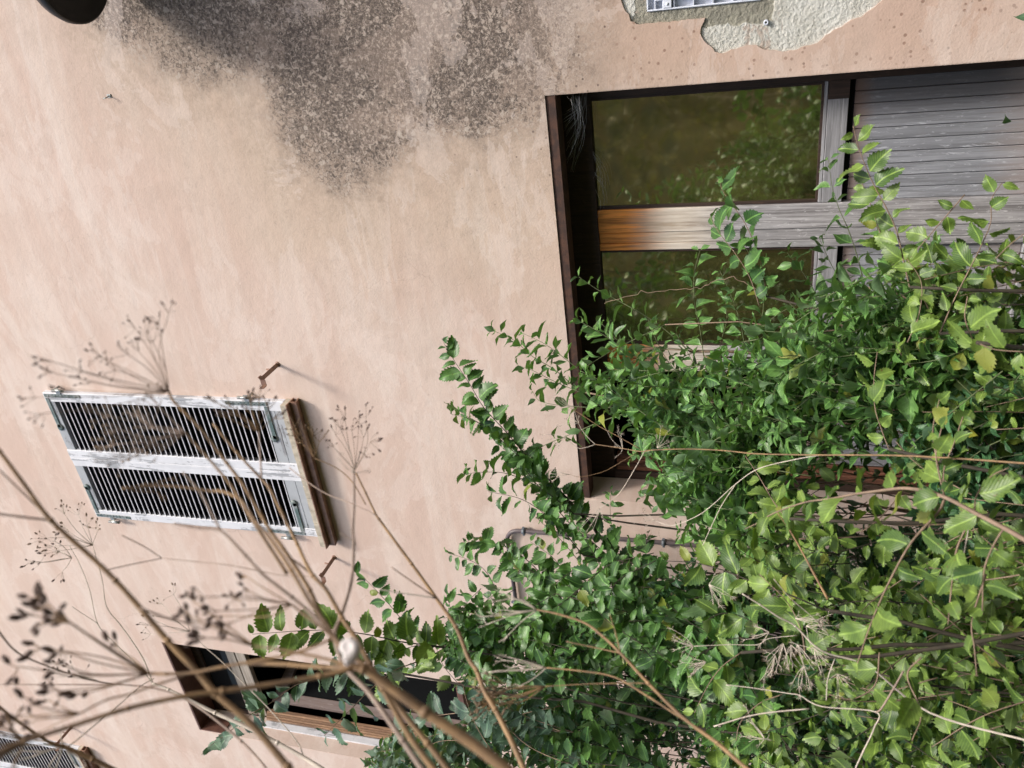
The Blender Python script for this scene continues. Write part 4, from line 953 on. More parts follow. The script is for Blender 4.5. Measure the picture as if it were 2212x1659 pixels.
shrub('smooth_leaved_shrub', 'smooth-leaved shrub with pink wall gaps around it, above the conduit', 'shrub', 'smooth', 'privet', 'green_stem', [
    dict(pts=wp([(1385, 1075), (1420, 1060), (1460, 1050), (1500, 1040)], 0.5, 0.6), size=0.06, gap=0.028),
    dict(pts=wp([(1320, 1060), (1318, 1100), (1322, 1140)], 0.3, 0.3), size=0.055, gap=0.035, root=False),
    ], [(1480, 1050, 90, 60, 2.4, 3.0, 34), (1540, 980, 120, 70, 2.4, 3.3, 40), (1540, 1130, 80, 50, 2.4, 3.4, 20)], gb(1850, 1150, 2.8), size=0.056, gap=0.03, seed=9)
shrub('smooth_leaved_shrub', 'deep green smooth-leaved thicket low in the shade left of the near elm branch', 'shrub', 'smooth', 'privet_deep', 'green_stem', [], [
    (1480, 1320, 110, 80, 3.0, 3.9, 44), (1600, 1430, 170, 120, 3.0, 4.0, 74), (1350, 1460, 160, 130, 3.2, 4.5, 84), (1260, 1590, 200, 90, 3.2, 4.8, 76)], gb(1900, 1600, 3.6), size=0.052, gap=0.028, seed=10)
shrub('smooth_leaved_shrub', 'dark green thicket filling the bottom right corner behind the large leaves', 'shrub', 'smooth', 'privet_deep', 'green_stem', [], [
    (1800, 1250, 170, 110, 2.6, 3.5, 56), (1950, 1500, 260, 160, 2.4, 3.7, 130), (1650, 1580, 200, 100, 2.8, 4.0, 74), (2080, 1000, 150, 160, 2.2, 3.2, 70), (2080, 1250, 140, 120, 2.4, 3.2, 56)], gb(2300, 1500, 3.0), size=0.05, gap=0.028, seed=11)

# elms in the middle distance
shrub('elm_shrub', 'upright elm shoot with even leaves in front of the grey post between the panes', 'shrub', 'elm', 'elm', 'twig_pale', [
    dict(pts=wp([(1553, 385), (1560, 410), (1580, 440), (1605, 475), (1625, 515), (1645, 570), (1655, 640)], 0.7, 0.85), size=0.064, gap=0.024),
    dict(pts=wp([(1533, 468), (1555, 505), (1590, 550), (1620, 600), (1640, 660)], 0.75, 0.85), size=0.066, gap=0.026),
    ], [(1600, 620, 70, 60, 2.2, 2.6, 10)], gb(1900, 800, 2.4), size=0.06, gap=0.026, seed=12)
shrub('elm_shrub', 'bright elm shoot with large toothed leaves standing against the right grey boards', 'shrub', 'elm', 'elm_light', 'twig_pale', [
    dict(pts=tp([(1843, 272), (1852, 310), (1866, 350), (1888, 400), (1915, 450), (1937, 500), (1950, 555), (1965, 620)], 2.05, 2.1), size=0.058, gap=0.021),
    dict(pts=tp([(1860, 390), (1880, 440), (1900, 500), (1925, 560)], 2.15, 2.15), size=0.055, gap=0.026),
    dict(pts=tp([(1960, 560), (1990, 610), (1985, 680), (1960, 740)], 2.0, 2.0), size=0.065, gap=0.024),
    ], [(1930, 610, 80, 50, 2.1, 2.5, 8), (1990, 720, 90, 60, 2.1, 2.6, 8)], gb(2200, 800, 2.1), size=0.052, gap=0.024, seed=13)
shrub('elm_shrub', 'elm shoot leaning left near the right edge, its leaves yellowing towards the foot', 'shrub', 'elm', 'elm_light', 'twig_pale', [
    dict(pts=tp([(2165, 395), (2142, 430), (2140, 480), (2120, 530), (2090, 590), (2060, 650), (2030, 720)], 1.95, 2.0), size=0.06, gap=0.028),
    dict(pts=tp([(2212, 505), (2180, 530), (2150, 560)], 1.6, 1.6), size=0.055, gap=0.03),
    dict(pts=tp([(2090, 640), (2085, 690), (2110, 750), (2140, 800)], 1.5, 1.5), size=0.062, gap=0.026),
    dict(pts=tp([(2212, 760), (2150, 755), (2110, 740)], 1.4, 1.4), size=0.06, gap=0.03),
    ], [(2120, 660, 80, 70, 2.0, 2.6, 8), (2150, 850, 90, 90, 2.0, 2.6, 6)], gb(2400, 900, 2.0), size=0.05, gap=0.025, seed=14)
shrub('elm_shrub', 'elm with pale drooping leaves in the middle of the thicket', 'shrub', 'elm', 'elm_light', 'twig_pale', [
    dict(pts=tp([(1895, 760), (1888, 820), (1890, 880), (1905, 930), (1920, 970)], 1.8, 1.8), size=0.055, gap=0.028),
    dict(pts=tp([(2030, 860), (2015, 930), (2025, 1000), (2040, 1060)], 1.6, 1.6), size=0.06, gap=0.026),
    dict(pts=tp([(2080, 900), (2060, 960), (2040, 1010), (2038, 1070)], 1.55, 1.55), size=0.06, gap=0.026),
    dict(pts=tp([(1610, 985), (1640, 1030), (1672, 1085), (1700, 1120)], 2.0, 1.9), size=0.062, gap=0.024),
    ], [(1980, 900, 110, 90, 2.0, 2.6, 10)], gb(2300, 1100, 1.9), size=0.05, gap=0.025, seed=15)
shrub('elm_shrub', 'dark elm foliage behind the dry umbels at the bottom middle', 'shrub', 'elm', 'elm', 'twig', [
    ], [(1200, 1400, 140, 80, 2.8, 4.0, 40), (1420, 1350, 130, 70, 2.6, 3.5, 36), (1500, 1500, 160, 90, 2.4, 3.4, 44), (1180, 1560, 150, 80, 2.7, 4.2, 40), (900, 1640, 120, 30, 3.0, 5.0, 18)], gb(1800, 1650, 3.2), size=0.056, gap=0.026, seed=16)
shrub('elm_shrub', 'mid-green elm foliage right of the middle, under the long thick branch', 'shrub', 'elm', 'elm_light', 'twig', [
    dict(pts=tp([(1439, 1212), (1499, 1215), (1550, 1228), (1589, 1242), (1640, 1262), (1706, 1285), (1783, 1318)], 1.9, 1.75), size=0.066, gap=0.028),
    dict(pts=tp([(1517, 1345), (1560, 1325), (1610, 1335), (1660, 1370)], 1.8, 1.8), size=0.06, gap=0.02),
    ], [(1650, 1200, 120, 70, 2.0, 2.8, 18), (1780, 1400, 160, 90, 2.0, 3.0, 24), (1900, 1600, 200, 60, 2.1, 3.0, 20), (1600, 1620, 160, 40, 2.2, 3.2, 16)], gb(2200, 1500, 2.2), size=0.056, gap=0.027, seed=17)

# the near branch with large yellow-green leaves
N_ = nrm(CAM - T(1900, 1200, 1.4) + UP * 0.3)
near = [
    dict(pts=tp([(1609, 1143), (1640, 1128), (1673, 1108), (1739, 1085), (1790, 1078), (1843, 1068), (1900, 1060), (1960, 1055), (2030, 1070), (2110, 1110), (2212, 1165), (2330, 1240)], 1.55, 1.15), size=0.050, gap=0.030, to=0.8),
    dict(pts=tp([(1852, 1433), (1882, 1346), (1918, 1263), (1968, 1173), (2025, 1109), (2040, 1080)], 1.3, 1.35), size=0.056, gap=0.034, root=False),
    dict(pts=tp([(2048, 1349), (2055, 1273), (2068, 1183), (2105, 1113), (2120, 1115)], 1.3, 1.3), size=0.056, gap=0.036, root=False),
    dict(pts=tp([(2122, 1319), (2128, 1223), (2168, 1143), (2190, 1155)], 1.25, 1.2), size=0.056, gap=0.034, root=False),
    dict(pts=tp([(2110, 1460), (2105, 1400), (2100, 1340), (2130, 1240)], 1.3, 1.3), size=0.05, gap=0.034, root=False),
    dict(pts=tp([(2035, 920), (2022, 980), (2030, 1030), (2040, 1072)], 1.35, 1.35), size=0.048, gap=0.03, root=False),
    dict(pts=tp([(2180, 1010), (2140, 1030), (2110, 1070), (2105, 1105)], 1.25, 1.25), size=0.048, gap=0.028, root=False),
    dict(pts=tp([(1860, 1150), (1900, 1120), (1935, 1080), (1950, 1060)], 1.45, 1.45), size=0.048, gap=0.03, root=False),
    dict(pts=tp([(2000, 1160), (2010, 1130), (2020, 1100), (2020, 1072)], 1.4, 1.35), size=0.048, gap=0.026, root=False),
    ]
shrub('elm_branch', 'near elm branch with large yellow-green veined leaves sweeping in from the right edge', 'branch', 'elm', 'elm_light', 'twig_pale', near,
      [(1980, 1330, 140, 120, 1.7, 2.4, 20), (2120, 1180, 90, 120, 1.7, 2.4, 14)], gb(2600, 1300, 1.3), size=0.056, gap=0.028, seed=18)
shrub('elm_branch', 'elm sprays with blotched yellow leaves in the bottom right foreground', 'branch', 'elm', 'elm_light', 'twig_pale', [
    dict(pts=tp([(1640, 1240), (1700, 1300), (1730, 1360), (1740, 1420)], 1.7, 1.7), size=0.062, gap=0.03),
    dict(pts=tp([(1970, 1600), (1990, 1540), (1960, 1460), (1990, 1420)], 1.4, 1.4), size=0.06, gap=0.036),
    dict(pts=tp([(1790, 1500), (1840, 1510), (1890, 1480), (1900, 1410)], 1.6, 1.6), size=0.058, gap=0.034),
    dict(pts=tp([(1500, 1540), (1530, 1480), (1560, 1440), (1600, 1410)], 1.9, 1.9), size=0.062, gap=0.03),
    dict(pts=tp([(1590, 1600), (1600, 1560), (1640, 1520), (1690, 1500)], 1.8, 1.8), size=0.06, gap=0.03),
    ], [(1900, 1450, 200, 120, 1.8, 2.6, 22), (2100, 1560, 110, 90, 1.8, 2.6, 12)], gb(2600, 1600, 1.5), size=0.05, gap=0.03, seed=19)

# undergrowth at the foot of everything: countless small plants
rng = np.random.default_rng(50)
lv = Leaves('smooth')
for k in range(9000):
    x = rng.uniform(-9, 2.5); y = rng.uniform(-2.6, -0.05)
    if (x - 0) ** 2 + (y + D) ** 2 < 1.2: continue
    z = rng.uniform(0.02, 0.75) * (0.5 + 0.5 * math.sin(x * 2.1 + y * 3) ** 2)
    lv.add(np.array([x, y, z]), nrm(rng.normal(0, 1, 3)), nrm(UP + rng.normal(0, 0.6, 3)), rng.uniform(0.05, 0.09))
setp(lv.build('undergrowth', M['privet_deep']), 'low green undergrowth covering the ground at the foot of the wall', 'undergrowth', kind='stuff')
lv = Leaves('elm')
for k in range(80000):
    x = rng.uniform(-19, 9); t = rng.random() ** 0.8; y = -5.4 - 8.6 * t
    z = BANK(x, y) + rng.uniform(0, 0.55) * (0.4 + 0.9 * math.sin(x * 1.1 + y * 1.7) ** 2)
    lv.add(np.array([x, y, z]), nrm(rng.normal(0, 1, 3) + UP * 0.3), nrm(UP * 0.6 + np.array([0, 0.6, 0]) + rng.normal(0, 0.6, 3)), rng.uniform(0.035, 0.09))
setp(lv.build('bank_growth', M['bankleaf']), 'tangled olive and yellow growth on the bank, seen only mirrored in the panes', 'undergrowth', kind='stuff')

# ---------------------------------------------------------------- dry umbels
rng = np.random.default_rng(99)
def umbellet(mb, sd, c, d, n, L, seedsize, rr, spread=0.5):
    for k in range(n):
        v = nrm(d + rng.normal(0, spread, 3)); e = c + v * L * rng.uniform(0.6, 1.1); mdl = (c + e) / 2 + rng.normal(0, L * 0.06, 3)
        mb.tube([c, mdl, e], rr, 4, cap=False)
        if seedsize > 0:
            v2 = nrm(v + rng.normal(0, 0.3, 3)); l = seedsize * rng.uniform(0.55, 1.1)
            sd.tube([e, e + v2 * l * 0.35, e + v2 * l * 0.75, e + v2 * l], [l * 0.08, l * 0.24, l * 0.2, l * 0.02], 6)
def umbel(root, c, ends, rr, d_n=8, L=0.02, seed=0.004, m='dry', sm='seed', name='seed_head', spread=0.5):
    mb = MB(); sd = MB()
    for e in ends:
        e = np.asarray(e, float); v = e - c; mid = c + v * 0.5 + rng.normal(0, 0.05, 3) * np.linalg.norm(v)
        p_ = smooth_path([c, mid, e], 4); mb.tube(p_, np.linspace(rr * 0.95, rr * 0.6, len(p_)), 5)
        umbellet(mb, sd, e, nrm(v), d_n, L, seed, rr * 0.45, spread)
    if sd.v: mb.add(sd.v, sd.f, 1, True)
    mb.build(name, [M[m], M[sm]] if sd.v else M[m], root)
def fan(c, d, n, L, spread):
    return [c + nrm(nrm(d) + rng.normal(0, spread, 3)) * L * rng.uniform(0.75, 1.15) for _ in range(n)]
def stalk(name, label, base, group=None):
    return empty(name, (base[0], base[1], 0), label, 'dry plant', group)
def stem(root, pts, r0, r1, m='dry', ground=None, name='stem', n=8):
    mb = MB(); pts = [np.asarray(p, float) for p in pts]
    pp_ = smooth_path(pts, 6)
    if ground is not None:
        e = pp_[-1]; tg = nrm(pts[-1] - pts[-2]); k1 = e + tg * 0.10; k2 = k1 + nrm(tg - UP * 0.8) * 0.12; k3 = k2 + nrm(tg * 0.4 - UP) * 0.2
        pp_ = np.array(list(pp_) + [k1, k2, k3, np.array([k3[0], k3[1], 0.0])])
    rad = np.linspace(r0, r1, len(pp_)) * (0.88 if ground is not None else 0.72)
    rad = rad * (1 + 0.08 * rng.random(len(rad))); mb.tube(pp_, rad, n)
    for i in range(1, len(pts) - 1, 2):
        k = min(i * 6, len(pp_) - 1)
        mb.tube([pp_[k] - nrm(pp_[k] - pp_[k - 1]) * rad[k] * 1.2, pp_[k], pp_[min(k + 1, len(pp_) - 1)] * 0.3 + pp_[k] * 0.7], [rad[k] * 1.0, rad[k] * 1.35, rad[k] * 1.02], n)
    return mb.build(name, M[m], root)
DG = 'dry umbel stalks standing close in front of the lens'

# A: thick near stalk that carries the snail
t0 = 0.50; node = T(765, 1440, t0); gA = (T(1090, 1659, t0)[0] - 0.05, T(1090, 1659, t0)[1] + 0.02)
A_ = stalk('dry_umbel_stalk', 'thick brown dry stalk carrying the white snail, branching in a wide fan to the left', gA, DG)
stem(A_, [node] + tp([(787, 1447), (820, 1468), (920, 1540), (1020, 1606), (1090, 1659)], t0), 0.0023, 0.0040, ground=gA)
stem(A_, tp([(765, 1440), (700, 1441), (600, 1434), (533, 1434)], t0, 0.55), 0.0020, 0.0014, name='side_stem')
stem(A_, tp([(765, 1443), (690, 1461), (567, 1481), (480, 1493), (393, 1505), (277, 1530), (160, 1567), (53, 1602), (-20, 1630)], t0, 0.5), 0.0021, 0.0015, name='side_stem')
stem(A_, tp([(722, 1378), (640, 1410), (540, 1430), (477, 1441), (417, 1453), (360, 1456), (323, 1455)], 0.52, 0.58), 0.0012, 0.0014, name='side_stem')
stem(A_, [node] + tp([(745, 1405), (722, 1378), (702, 1345), (668, 1298), (629, 1232), (582, 1162), (549, 1122), (522, 1082), (482, 1062), (450, 1060), (367, 1050), (267, 1054)], 0.5, 0.62), 0.0022, 0.0009, name='side_stem')
c1 = T(323, 1455, 0.58)
umbel(A_, c1, tp([(150, 1345), (143, 1409), (130, 1433), (40, 1440), (130, 1493), (183, 1499), (250, 1400), (90, 1400)], 0.55, 0.6), 0.0006, 4, 0.007, 0.0075)
c2 = T(630, 1306, 0.54)
umbel(A_, c2, tp([(440, 1290), (470, 1320), (500, 1345), (510, 1295), (540, 1278), (533, 1245), (480, 1330)], 0.5, 0.58), 0.0005, 4, 0.006, 0.0062)
stem(A_, tp([(630, 1306), (660, 1330), (690, 1352), (722, 1380)], 0.54, 0.51), 0.0010, 0.0014, name='side_stem')
c3 = T(550, 1396, 0.52)
umbel(A_, c3, tp([(430, 1345), (445, 1378), (410, 1330), (420, 1300)], 0.5, 0.55), 0.0006, 5, 0.006, 0.0068)
stem(A_, tp([(550, 1396), (600, 1402), (690, 1420), (750, 1436)], 0.52, 0.5), 0.0009, 0.0013, name='side_stem')
c4 = T(173, 1541, 0.56)
umbel(A_, c4, tp([(70, 1520), (60, 1545), (80, 1555), (110, 1515), (30, 1560), (90, 1580)], 0.55, 0.6), 0.0005, 3, 0.007, 0.0068)
stem(A_, tp([(173, 1541), (230, 1512), (277, 1500), (350, 1475), (400, 1460)], 0.56, 0.56), 0.0007, 0.0010, name='side_stem')
c5 = T(87, 1322, 0.5)
umbel(A_, T(153, 1346, 0.52), tp([(120, 1335), (95, 1322), (85, 1300), (110, 1310), (75, 1330), (100, 1345)], 0.5, 0.53), 0.0006, 4, 0.006, 0.0075)
stem(A_, tp([(153, 1346), (210, 1385), (270, 1425), (323, 1455)], 0.52, 0.57), 0.0008, 0.0010, name='side_stem')

# B: second near stalk behind, reaching up in front of the shutters
gB = (gA[0] + 0.06, gA[1] + 0.12)
B_ = stalk('dry_umbel_stalk', 'tall pale dry stalk reaching up across the louvred shutters', gB, DG)
stem(B_, tp([(365, 846), (377, 869), (433, 926), (490, 1000), (530, 1055), (585, 1148), (615, 1190), (669, 1275), (702, 1352), (740, 1400), (790, 1440), (827, 1490), (884, 1590), (950, 1680)], 0.66, 0.56), 0.0010, 0.0023, 'dry', ground=gB)
stem(B_, tp([(375, 1131), (430, 1140), (477, 1147), (530, 1200), (569, 1242), (630, 1290), (682, 1335), (722, 1380)], 0.6, 0.55), 0.0010, 0.0019, 'dry_grey', name='side_stem')
stem(B_, tp([(395, 1020), (430, 1060), (455, 1105), (477, 1147)], 0.62, 0.6), 0.0008, 0.0011, 'dry_grey', name='side_stem')
cU = T(365, 846, 0.66)
umbel(B_, cU, [T(x, y, 0.66 + rng.normal(0, 0.03)) for x, y in [(110, 780), (180, 803), (233, 780), (277, 766), (317, 723), (343, 703), (365, 676), (293, 710), (113, 805), (95, 893), (78, 858), (197, 826), (250, 800), (140, 840), (300, 760), (215, 770), (330, 740)]], 0.0004, 5, 0.010, 0.0032, 'dry_grey', 'seed')
cV = T(400, 935, 0.64)
umbel(B_, cV, [T(x, y, 0.64 + rng.normal(0, 0.02)) for x, y in [(240, 900), (265, 930), (250, 960), (300, 900), (290, 945), (330, 925), (310, 970), (270, 985), (345, 880), (355, 960)]], 0.0005, 9, 0.016, 0.0035, 'dry_grey', 'seed_pale')
stem(B_, tp([(400, 935), (450, 990), (500, 1050), (530, 1100), (575, 1170), (620, 1240)], 0.64, 0.6), 0.0011, 0.0017, 'dry', name='side_stem')
umbel(B_, T(262, 1055, 0.6), tp([(300, 1050), (330, 1045), (365, 1035), (340, 1062)], 0.6), 0.0008, 2, 0.01, 0.0, 'dry')

# C: forked stalk ending left of the lower shutter catch
gC = (gA[0] + 0.12, gA[1] + 0.2)
C_ = stalk('dry_umbel_stalk', 'forked brown stalk crossing the sill corner of the middle shutters, straight umbel at its top', gC, DG)
stem(C_, tp([(460, 915), (512, 978), (565, 1035), (582, 1055), (609, 1108), (642, 1175), (660, 1215), (677, 1245), (705, 1275), (739, 1335), (769, 1380), (799, 1435), (840, 1500), (924, 1606), (980, 1680)], 0.72, 0.62), 0.0010, 0.0024, 'dry', ground=gC)
stem(C_, tp([(565, 1035), (562, 980), (559, 932)], 0.72, 0.76), 0.0011, 0.0008, 'dry_grey', name='side_stem')
umbel(C_, T(559, 932, 0.76), tp([(500, 880), (520, 900), (540, 870), (560, 860), (580, 885), (545, 895), (590, 905), (470, 870), (495, 905)], 0.76), 0.0006, 5, 0.012, 0.004, 'dry', 'seed')
stem(C_, tp([(677, 1245), (640, 1244), (602, 1242), (502, 1222), (430, 1214), (369, 1208), (350, 1206)], 0.7, 0.85), 0.0009, 0.0006, 'dry_grey', name='side_stem')
stem(C_, tp([(350, 1206), (310, 1180), (262, 1156)], 0.85), 0.0006, 0.0008, 'dry_grey', name='side_stem'); stem(C_, tp([(350, 1206), (290, 1218), (230, 1231)], 0.85), 0.0006, 0.0007, 'dry_grey', name='side_stem')
stem(C_, tp([(677, 1245), (645, 1218), (615, 1195), (585, 1150)], 0.7), 0.0014, 0.0009, 'dry_grey', name='side_stem')

# D: long stalk right of the shutters with the open umbel at the wall
gD = (T(1130, 1659, 0.85)[0], T(1130, 1659, 0.85)[1] + 0.1)
D_ = stalk('dry_umbel_stalk', 'long thin stalk with an open seed umbel right of the shutters', gD, DG)
stem(D_, tp([(769, 1022), (790, 1065), (812, 1112), (819, 1122), (850, 1165), (889, 1218), (942, 1292), (985, 1355), (1012, 1422), (1030, 1450), (1045, 1490), (1070, 1533), (1104, 1599), (1140, 1680)], 0.95, 0.85), 0.0010, 0.0033, 'dry', ground=gD)
umbel(D_, T(767, 1015, 0.95), [T(x, y, 0.95 + rng.normal(0, 0.03)) for x, y in [(735, 925), (760, 930), (790, 900), (800, 955), (720, 965), (775, 915), (745, 905), (790, 985), (725, 940), (785, 945)]], 0.0005, 5, 0.014, 0.0048, 'dry_grey', 'seed')
stem(D_, tp([(812, 1112), (760, 1088), (702, 1065), (652, 1032), (625, 1010)], 0.9, 1.0), 0.0010, 0.0008, 'dry_grey', name='side_stem')
umbel(D_, T(680, 990, 0.95), [T(x, y, 0.95) for x, y in [(640, 930), (660, 940), (655, 960), (675, 945), (690, 955), (645, 950)]], 0.0006, 6, 0.014, 0.004, 'dry', 'seed_pale')
stem(D_, tp([(680, 990), (725, 1010), (760, 1040), (790, 1090)], 0.95, 0.93), 0.0007, 0.0008, 'dry', name='side_stem')
stem(D_, tp([(942, 1292), (895, 1260), (845, 1225)], 0.87), 0.0014, 0.0010, 'dry_grey', name='side_stem'); stem(D_, tp([(942, 1292), (880, 1283), (812, 1272)], 0.87), 0.0012, 0.0007, 'dry_pale', name='side_stem')
gE = (gD[0] - 0.04, gD[1] - 0.12)
E2 = stalk('dry_umbel_stalk', 'slightly bent grey stalk rising between the shutter catch and the pale snail', gE, DG)
stem(E2, tp([(765, 1022), (765, 1095), (762, 1150), (764, 1175), (759, 1255), (735, 1335), (723, 1375), (745, 1440), (800, 1500), (870, 1600), (930, 1690)], 0.72, 0.6), 0.0009, 0.0024, 'dry_grey', ground=gE)
stem(E2, tp([(763, 1168), (735, 1152)], 0.7), 0.0009, 0.0006, 'dry_grey', name='side_stem')
umbel(E2, T(765, 1022, 0.72), tp([(735, 995), (745, 985), (790, 1018), (755, 970), (775, 985)], 0.72), 0.0004, 3, 0.006, 0.0, 'dry_pale')

# F: the long diagonal stalk from the upper left edge
gF = (T(640, 1659, 0.6)[0], T(640, 1659, 0.6)[1] + 0.3)
F_ = stalk('dry_umbel_stalk', 'long straight brown stalk running from the left edge down over the open window', gF, DG)
stem(F_, tp([(-20, 952), (0, 976), (55, 1050), (110, 1124), (200, 1206), (250, 1255), (302, 1313), (363, 1385), (420, 1446), (467, 1499), (547, 1569), (623, 1659), (660, 1710)], 0.62, 0.55), 0.0012, 0.0028, 'dry', ground=gF)
stem(F_, tp([(110, 1124), (50, 1065), (-5, 1012)], 0.62), 0.0009, 0.0007, 'dry_grey', name='side_stem'); stem(F_, tp([(110, 1124), (50, 1117), (-10, 1109)], 0.62), 0.0011, 0.0009, 'dry_grey', name='side_stem')
stem(F_, tp([(302, 1313), (360, 1335), (400, 1345), (440, 1360)], 0.58), 0.0009, 0.0006, 'dry_grey', name='side_stem')
# G: bleached stalk with fine umbels, in focus
gG = (T(710, 1659, 1.5)[0], T(710, 1659, 1.5)[1] + 0.3)
G_ = stalk('dry_umbel_stalk', 'bleached white stalk with fine in-focus umbels at the lower left', gG, 'bleached dry stalks in the middle distance')
stem(G_, tp([(330, 1476), (365, 1490), (405, 1510), (465, 1540), (530, 1569), (600, 1605), (657, 1637), (710, 1670)], 1.5, 1.4), 0.0022, 0.0040, 'dry_pale', ground=gG)
stem(G_, tp([(200, 1178), (220, 1250), (230, 1310), (260, 1350), (283, 1382), (310, 1425), (330, 1476)], 1.5), 0.0008, 0.0015, 'dry_pale', name='side_stem')
stem(G_, tp([(150, 1180), (170, 1215), (193, 1273), (210, 1346), (240, 1382), (290, 1430), (330, 1476)], 1.55, 1.5), 0.0007, 0.0014, 'dry_pale', name='side_stem')
stem(G_, tp([(210, 1346), (185, 1330), (155, 1310)], 1.5), 0.0007, 0.0006, 'dry_pale', name='side_stem')
umbel(G_, T(200, 1178, 1.5), [T(x, y, 1.5 + rng.normal(0, 0.04)) for x, y in [(140, 1112), (170, 1112), (100, 1162), (150, 1150), (130, 1190), (190, 1140), (212, 1145), (115, 1180)]], 0.0006, 6, 0.02, 0.006, 'dry_pale', 'seed_pale')
umbel(G_, T(155, 1205, 1.5), [T(x, y, 1.5 + rng.normal(0, 0.03)) for x, y in [(125, 1185), (90, 1215), (70, 1214), (135, 1235), (120, 1170), (105, 1195)]], 0.0006, 4, 0.016, 0.007, 'dry_pale', 'seed')
umbel(G_, T(410, 1364, 1.45), [T(x, y, 1.45 + rng.normal(0, 0.03)) for x, y in [(330, 1330), (345, 1345), (320, 1350), (375, 1285), (350, 1305), (325, 1370)]], 0.0006, 4, 0.016, 0.005, 'dry_pale', 'seed_pale')
stem(G_, tp([(410, 1364), (440, 1395), (480, 1430), (530, 1480), (580, 1530), (640, 1600), (657, 1637)], 1.45, 1.42), 0.0008, 0.0013, 'dry_pale', name='side_stem')
# H: lower left
gH = (T(137, 1612, 0.9)[0] - 0.3, T(137, 1612, 0.9)[1] + 0.5)
H_ = stalk('dry_umbel_stalk', 'orange-brown stalk with a spidery spent umbel over the upper left shutters', gH, DG)
stem(H_, tp([(-20, 1512), (30, 1552), (70, 1580), (110, 1605), (137, 1612)], 0.85, 0.9), 0.0016, 0.0020, 'dry', name='side_stem')
stem(H_, tp([(137, 1612), (200, 1640), (300, 1690)], 0.9), 0.0020, 0.0026, 'dry', ground=gH)
umbel(H_, T(137, 1612, 0.9), tp([(70, 1635), (45, 1622), (75, 1600), (105, 1655), (120, 1660), (90, 1625), (60, 1610), (160, 1650), (180, 1640), (130, 1580)], 0.9), 0.0008, 2, 0.01, 0.0, 'dry_pale')
stem(H_, tp([(137, 1612), (155, 1607), (200, 1570), (260, 1520), (300, 1485), (333, 1465)], 0.9, 1.2), 0.0010, 0.0008, 'dry_pale', name='side_stem')
umbel(H_, T(55, 1602, 0.55), tp([(20, 1590), (0, 1585), (-10, 1610), (10, 1630), (30, 1650), (5, 1570), (25, 1575), (-15, 1640)], 0.55), 0.0009, 4, 0.012, 0.004, 'dry', 'seed_pale')
gI = (gH[0] + 0.4, gH[1] - 0.2)
I_ = stalk('dry_umbel_stalk', 'thin straight stalk running level across the lower left wall', gI, DG)
stem(I_, tp([(-10, 1478), (80, 1479), (180, 1479), (300, 1482), (400, 1510), (520, 1600), (600, 1690)], 1.1, 0.9), 0.0006, 0.0016, 'dry_grey', ground=gI)
umbel(I_, T(215, 1473, 1.1), tp([(120, 1455), (140, 1462), (130, 1450), (175, 1462), (160, 1445)], 1.1), 0.0005, 4, 0.012, 0.005, 'dry_pale', 'seed')
stem(I_, tp([(-10, 1355), (33, 1406), (87, 1433), (150, 1455), (215, 1473), (300, 1483)], 0.9, 1.1), 0.0012, 0.0009, 'dry_grey', name='side_stem')

# J: bleached stems among the leaves
gJ = (T(2300, 1100, 1.6)[0] - 0.1, T(2300, 1100, 1.6)[1] + 0.2)
J_ = stalk('dry_umbel_stalk', 'bleached stalk lying level across the thicket towards the black open bay', gJ, 'bleached dry stalks in the middle distance')
stem(J_, tp([(1286, 960), (1335, 967), (1383, 975), (1413, 972), (1483, 970), (1560, 973), (1629, 980), (1700, 982), (1776, 983), (1843, 983), (1935, 984), (2060, 990), (2200, 1000)], 1.75, 1.5), 0.0009, 0.0019, 'dry', ground=gJ)
stem(J_, tp([(1286, 960), (1268, 966), (1249, 968), (1232, 955), (1222, 945)], 1.75), 0.0010, 0.0007, 'dry_pale', name='side_stem')
stem(J_, tp([(1286, 960), (1273, 948), (1258, 930), (1250, 915)], 1.75), 0.0010, 0.0006, 'dry_pale', name='side_stem')
stem(J_, tp([(1395, 970), (1370, 1015), (1336, 1068), (1296, 1098)], 1.72), 0.0012, 0.0008, 'dry_pale', name='side_stem')
stem(J_, tp([(1383, 970), (1330, 940), (1293, 920), (1255, 895), (1230, 880)], 1.72), 0.0011, 0.0007, 'dry', name='side_stem')
stem(J_, tp([(1376, 977), (1330, 1005), (1300, 1020), (1255, 1030), (1230, 1025)], 1.72), 0.0008, 0.0005, 'dry', name='side_stem')
stem(J_, tp([(1776, 983), (1720, 992), (1640, 1012), (1590, 1045), (1540, 1090), (1505, 1115), (1453, 1135), (1415, 1125)], 1.6, 1.75), 0.0012, 0.0008, 'dry_pale', name='side_stem')
stem(J_, tp([(1590, 1045), (1560, 1090), (1540, 1130), (1518, 1178)], 1.68, 1.7), 0.0012, 0.0008, 'dry_pale', name='side_stem')
for (x, y, dx, dy) in [(1250, 915, -1, -0.6), (1222, 945, -1, 0.1), (1230, 880, -0.7, -0.6), (1230, 1025, -1, 0.1), (1296, 1098, -0.7, 1), (1415, 1125, -1, -0.2), (1345, 970, -0.6, -1), (1420, 968, 0.6, -0.5)]:
    c = T(x, y, 1.74); umbel(J_, c, [T(x + dx * 26 + rng.normal(0, 12), y + dy * 26 + rng.normal(0, 12), 1.74) for _ in range(6)], 0.0005, 4, 0.008, 0.0022, 'dry_pale', 'seed')
gK = (T(2250, 1500, 1.7)[0] - 0.1, T(2250, 1500, 1.7)[1] + 0.3)
K_ = stalk('dry_umbel_stalk', 'fine tan umbels tangled in the leaves right of the bottom middle', gK, 'bleached dry stalks in the middle distance')
def zz(l): return [(1475 + a / 3, 1106 + b / 3) for a, b in l]
